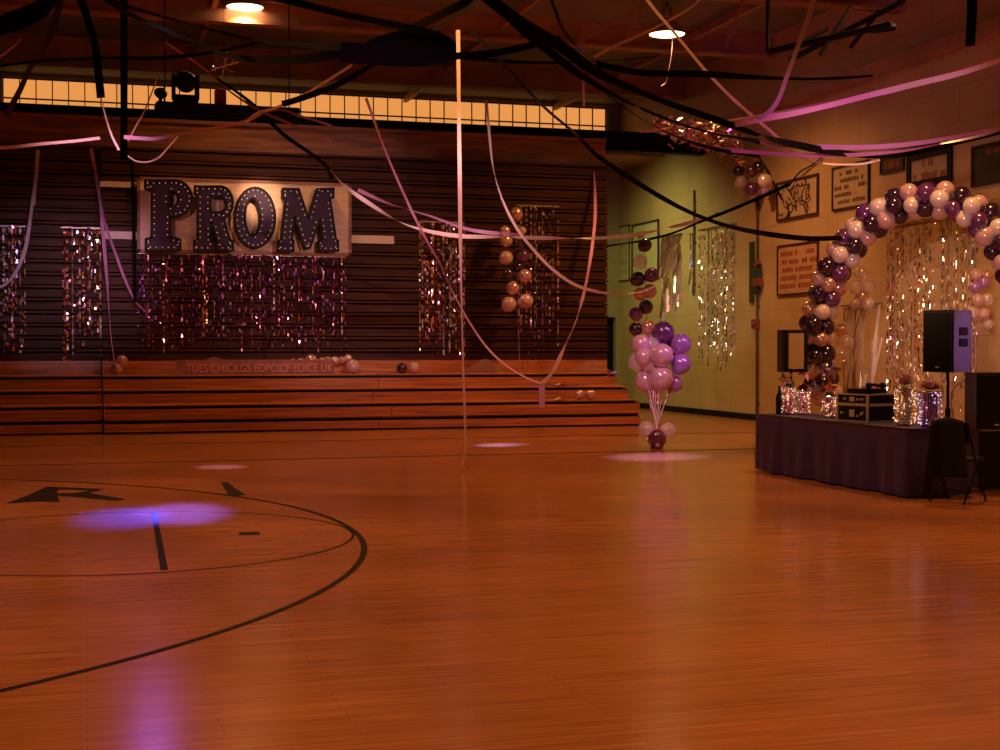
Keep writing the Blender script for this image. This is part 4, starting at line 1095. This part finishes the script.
streamer('black streamer from the thick pair running right along the girder', B, [(575, 62, 14), (600, 88, 14.4), (640, 118, 15), (680, 138, 15.6), (720, 150, 16.2), (760, 156, 17)], .045, .5)
streamer('short black streamer dropping left of the right lamp', B, [(549, -6, 17), (556, 12, 17), (562, 28, 17), (575, 44, 17), (585, 52, 17)], .045, .3)
streamer('thin black streamer running from the middle knot towards the right lamp', B, [(430, 52, 17), (470, 58, 17), (520, 62, 17.2), (580, 62, 17.6), (640, 58, 18), (700, 52, 18.4)], .04, .5)
streamer('black strip hanging at the top right corner', B, [(972, -8, 15), (972, 12, 15), (971, 30, 15), (970, 46, 15)], .10, .03, ph=0, flat=.3)
streamer('thin black streamer on the wall left of the drawing', B, [(755, 152, 31.1), (764, 165, 30.7), (778, 192, 30.0), (782, 200, 29.85)], .042, .3)
streamer('thin black streamer climbing over the drawing on the right wall', B, [(790, 184, 29.5), (800, 172, 29.1), (812, 165, 28.7), (822, 157, 28.3)], .04, .3)
# pale ones
streamer('long straight white streamer hanging from the ceiling almost to the floor', WH, [(458, 30, 18.4), (459, 120, 18.4), (460, 200, 18.4), (461, 280, 18.4), (463, 360, 18.4), (465, 420, 18.4), (465, 448, 18.4), (462, 468, 18.4)], .055, .25, ph=0.1)
streamer('thin lilac streamer hanging down from the top edge right of the middle', PK, [(581, -8, 20), (582, 30, 20), (583, 70, 20), (584, 106, 20)], .035, .3, ph=.2)
streamer('pink streamer slanting down across the bleachers to the low knot', PK, [(366, 98, 20), (385, 150, 20), (403, 192, 20), (420, 228, 20), (440, 264, 20), (457, 300, 20), (475, 331, 20), (492, 353, 20), (510, 368, 20), (527, 378, 20), (542, 384, 20)], .045, .4, ph=.3)
streamer('pink streamer rising from the low knot to the right end of the bleachers', PK, [(542, 384, 20), (553, 371, 21), (565, 346, 23), (577, 318, 25), (585, 288, 27), (591, 255, 28.6), (595, 220, 30), (595, 190, 31), (594, 172, 31.4)], .065, .3, ph=.2)
streamer('short lilac tail hanging below the low knot', PK, [(541.5, 384, 20), (542, 392, 20), (542, 401, 20), (542, 408, 20)], .085, .05, ph=0)
streamer('thin pink streamer running from the low knot to the bleachers corner', PK, [(542, 384, 20), (560, 386, 20), (580, 385, 20.2), (600, 379, 20.4), (617, 371, 20.6)], .026, .3)
streamer('white streamer curving from the fascia across the balloon column to the wall', WH, [(486, 100, 22), (489, 130, 22), (492, 160, 22), (497, 184, 22), (506, 208, 22), (518, 230, 22), (532, 248, 22), (550, 267, 22), (570, 282, 22.2), (590, 290, 22.5), (615, 294, 23), (640, 292, 23.4), (656, 286, 23.8)], .042, .8, flat=.45)
streamer('twisted white streamer swagged level from the banner to the greenish wall', WH, [(330, 170, 22), (345, 186, 22), (370, 204, 22), (400, 222, 22), (428, 231, 22), (460, 236, 22.2), (500, 237, 22.5), (552, 238, 23), (600, 238, 23.4), (640, 234, 23.8), (667, 228, 24.2), (692, 222, 24.6), (720, 212, 25)], .075, 2.0, flat=.12)
streamer('second twisted pink streamer just above the level one on the bleachers', PK, [(358, 190, 23), (390, 204, 23), (430, 216, 23), (460, 227, 23), (484, 232, 23), (520, 235, 23.2)], .07, 1.5, flat=.12)
streamer('white streamer hanging over the leftmost foil fringe', WH, [(38, 150, 27.5), (36, 175, 27.5), (33, 198, 27.5), (29, 228, 27.5), (25, 250, 27.5), (17, 270, 27.5), (7, 283, 27.5), (-6, 290, 27.5)], .075, .3, ph=.2)
streamer('pink streamer hanging from the fascia to the two balloons on the bleachers', PK, [(91, 148, 27.9), (97, 180, 27.9), (101, 210, 27.9), (104, 245, 27.9), (107, 280, 27.9), (109, 310, 27.9), (112, 345, 27.9), (118, 382, 27.9)], .074, .3, ph=.2)
streamer('pink streamer forking right from its neighbour toward the purple fringe', PK, [(96, 175, 28.2), (99, 196, 28.2), (106, 226, 28.2), (116, 255, 28.2), (126, 282, 28.2), (136, 302, 28.2), (146, 312, 28.2)], .062, .3, ph=.3)
streamer('bright white streamer dropping from the top edge right of the right lamp', WH, [(816, -10, 14), (808, 18, 14), (798, 46, 14), (787, 76, 14), (779, 98, 14), (770, 111, 14), (758, 119, 14)], .045, .3, ph=.2, flat=.5)
streamer('white streamer rising to the right edge above the posters', WH, [(735, 124, 14.4), (760, 119, 14.3), (790, 114, 14.2), (826, 106, 14.1), (870, 95, 14), (915, 84, 13.9), (957, 74, 13.8), (1008, 58, 13.7)], .06, .5, ph=.1, flat=.5)
streamer('lilac streamer running beside the white one to the right edge', PK, [(640, 132, 15), (690, 126, 14.8), (750, 117, 14.6), (790, 110, 14.4), (850, 99, 14.2), (895, 90, 14.1), (940, 76, 14), (1008, 55, 13.9)], .05, .9, flat=.15)
streamer('upper magenta streamer swagged above the posters', PK, [(690, 128, 16), (720, 134, 16), (750, 140, 16), (785, 145, 16), (821, 147, 16), (870, 147, 16), (910, 144, 16), (950, 138, 16), (1008, 126, 16)], .055, .8, flat=.25)
streamer('lower magenta streamer swagged above the posters', PK, [(690, 144, 16.4), (720, 149, 16.4), (750, 152, 16.4), (800, 155, 16.4), (850, 155, 16.4), (900, 151, 16.4), (940, 144, 16.4), (978, 136, 16.4), (1008, 127, 16.4)], .05, .5, ph=0.1, flat=.4)
streamer('pale streamer slanting from the right lamp down to the magenta swags', WH, [(640, -10, 17), (655, 10, 17), (672, 30, 17), (690, 52, 17), (706, 71, 17), (730, 96, 17), (755, 118, 17), (775, 135, 17), (790, 150, 17), (806, 159, 17), (830, 164, 17), (860, 164, 17), (880, 160, 17)], .036, .4, ph=.2, flat=.5)
streamer('white streamer slanting up from the rig to the middle', WH, [(246, 122, 20), (258, 113, 20), (275, 108, 20), (300, 97, 20), (325, 82, 20), (352, 65, 20)], .035, .4, ph=.1, flat=.5)
streamer('pink streamer crossing the rig and falling right of it', PK, [(165, 42, 21), (186, 56, 21), (206, 70, 21), (228, 90, 21), (250, 105, 21), (265, 113, 21), (295, 126, 21), (332, 142, 21)], .045, .5, flat=.4)
streamer('thin pale streamer looping right of the rig', PK, [(264, 112, 21), (282, 110, 21), (300, 116, 21), (320, 122, 21), (332, 126, 21)], .035, .6)
streamer('pink streamer sagging left from the rig to the black strip', PK, [(124, 137, 20), (145, 138.5, 20), (160, 138, 20), (195, 131, 20), (225, 126, 20), (246, 121, 20), (262, 113, 20)], .05, .5, ph=.1, flat=.4)
streamer('small white loop hanging right of the black strip', WH, [(128, 156, 22), (136, 161, 22), (147, 162, 22), (158, 158, 22), (166, 150, 22), (178, 136, 22)], .024, .3)
streamer('short white streamer slanting right of the black strip, across the glowing strip', WH, [(128, 141, 22), (136, 126, 22), (144, 112, 22), (152, 92, 22), (158, 76, 22)], .028, .4, ph=.1)
streamer('white streamer lying level at the left edge under the glowing strip', WH, [(-8, 148, 20), (14, 147, 20), (40, 144, 20), (75, 141, 20), (100, 138, 20)], .05, .5, ph=.1, flat=.4)
streamer('pale streamer from the top edge slanting left below the right lamp', WH, [(706, -6, 20), (690, 8, 20), (668, 21, 20), (640, 35, 20), (615, 46, 20), (594, 57, 20)], .036, .5, flat=.5)
streamer('pale streamer slanting from the thick black pair up to the top edge', PK, [(572, 46, 20), (592, 35, 20), (612, 24, 20), (632, 14, 20), (650, -4, 20)], .036, .5, flat=.5)
streamer('pale tail hanging from the top edge beside the right lamp', PK, [(640, -6, 21), (640, 8, 21), (639.5, 20, 21), (639, 28, 21)], .035, .2, ph=.1)
streamer('dim pale streamer slanting down from the top edge at upper right', PK, [(745, -6, 19), (740, 10, 19), (732, 30, 19), (725, 48, 19)], .05, .2, ph=.1)
streamer('thin dark streamer with a hooked end hanging below the right lamp', VI, [(673, 36, 27.4), (671, 58, 27.4), (668, 72, 27.4), (666, 82, 27.4), (661, 86, 27.4)], .026, .2)
streamer('red streamer hanging at the left edge from the fascia', PK, [(39, 150, 27.6), (38, 165, 27.6), (36, 185, 27.6), (34, 205, 27.6)], .035, 1.0)
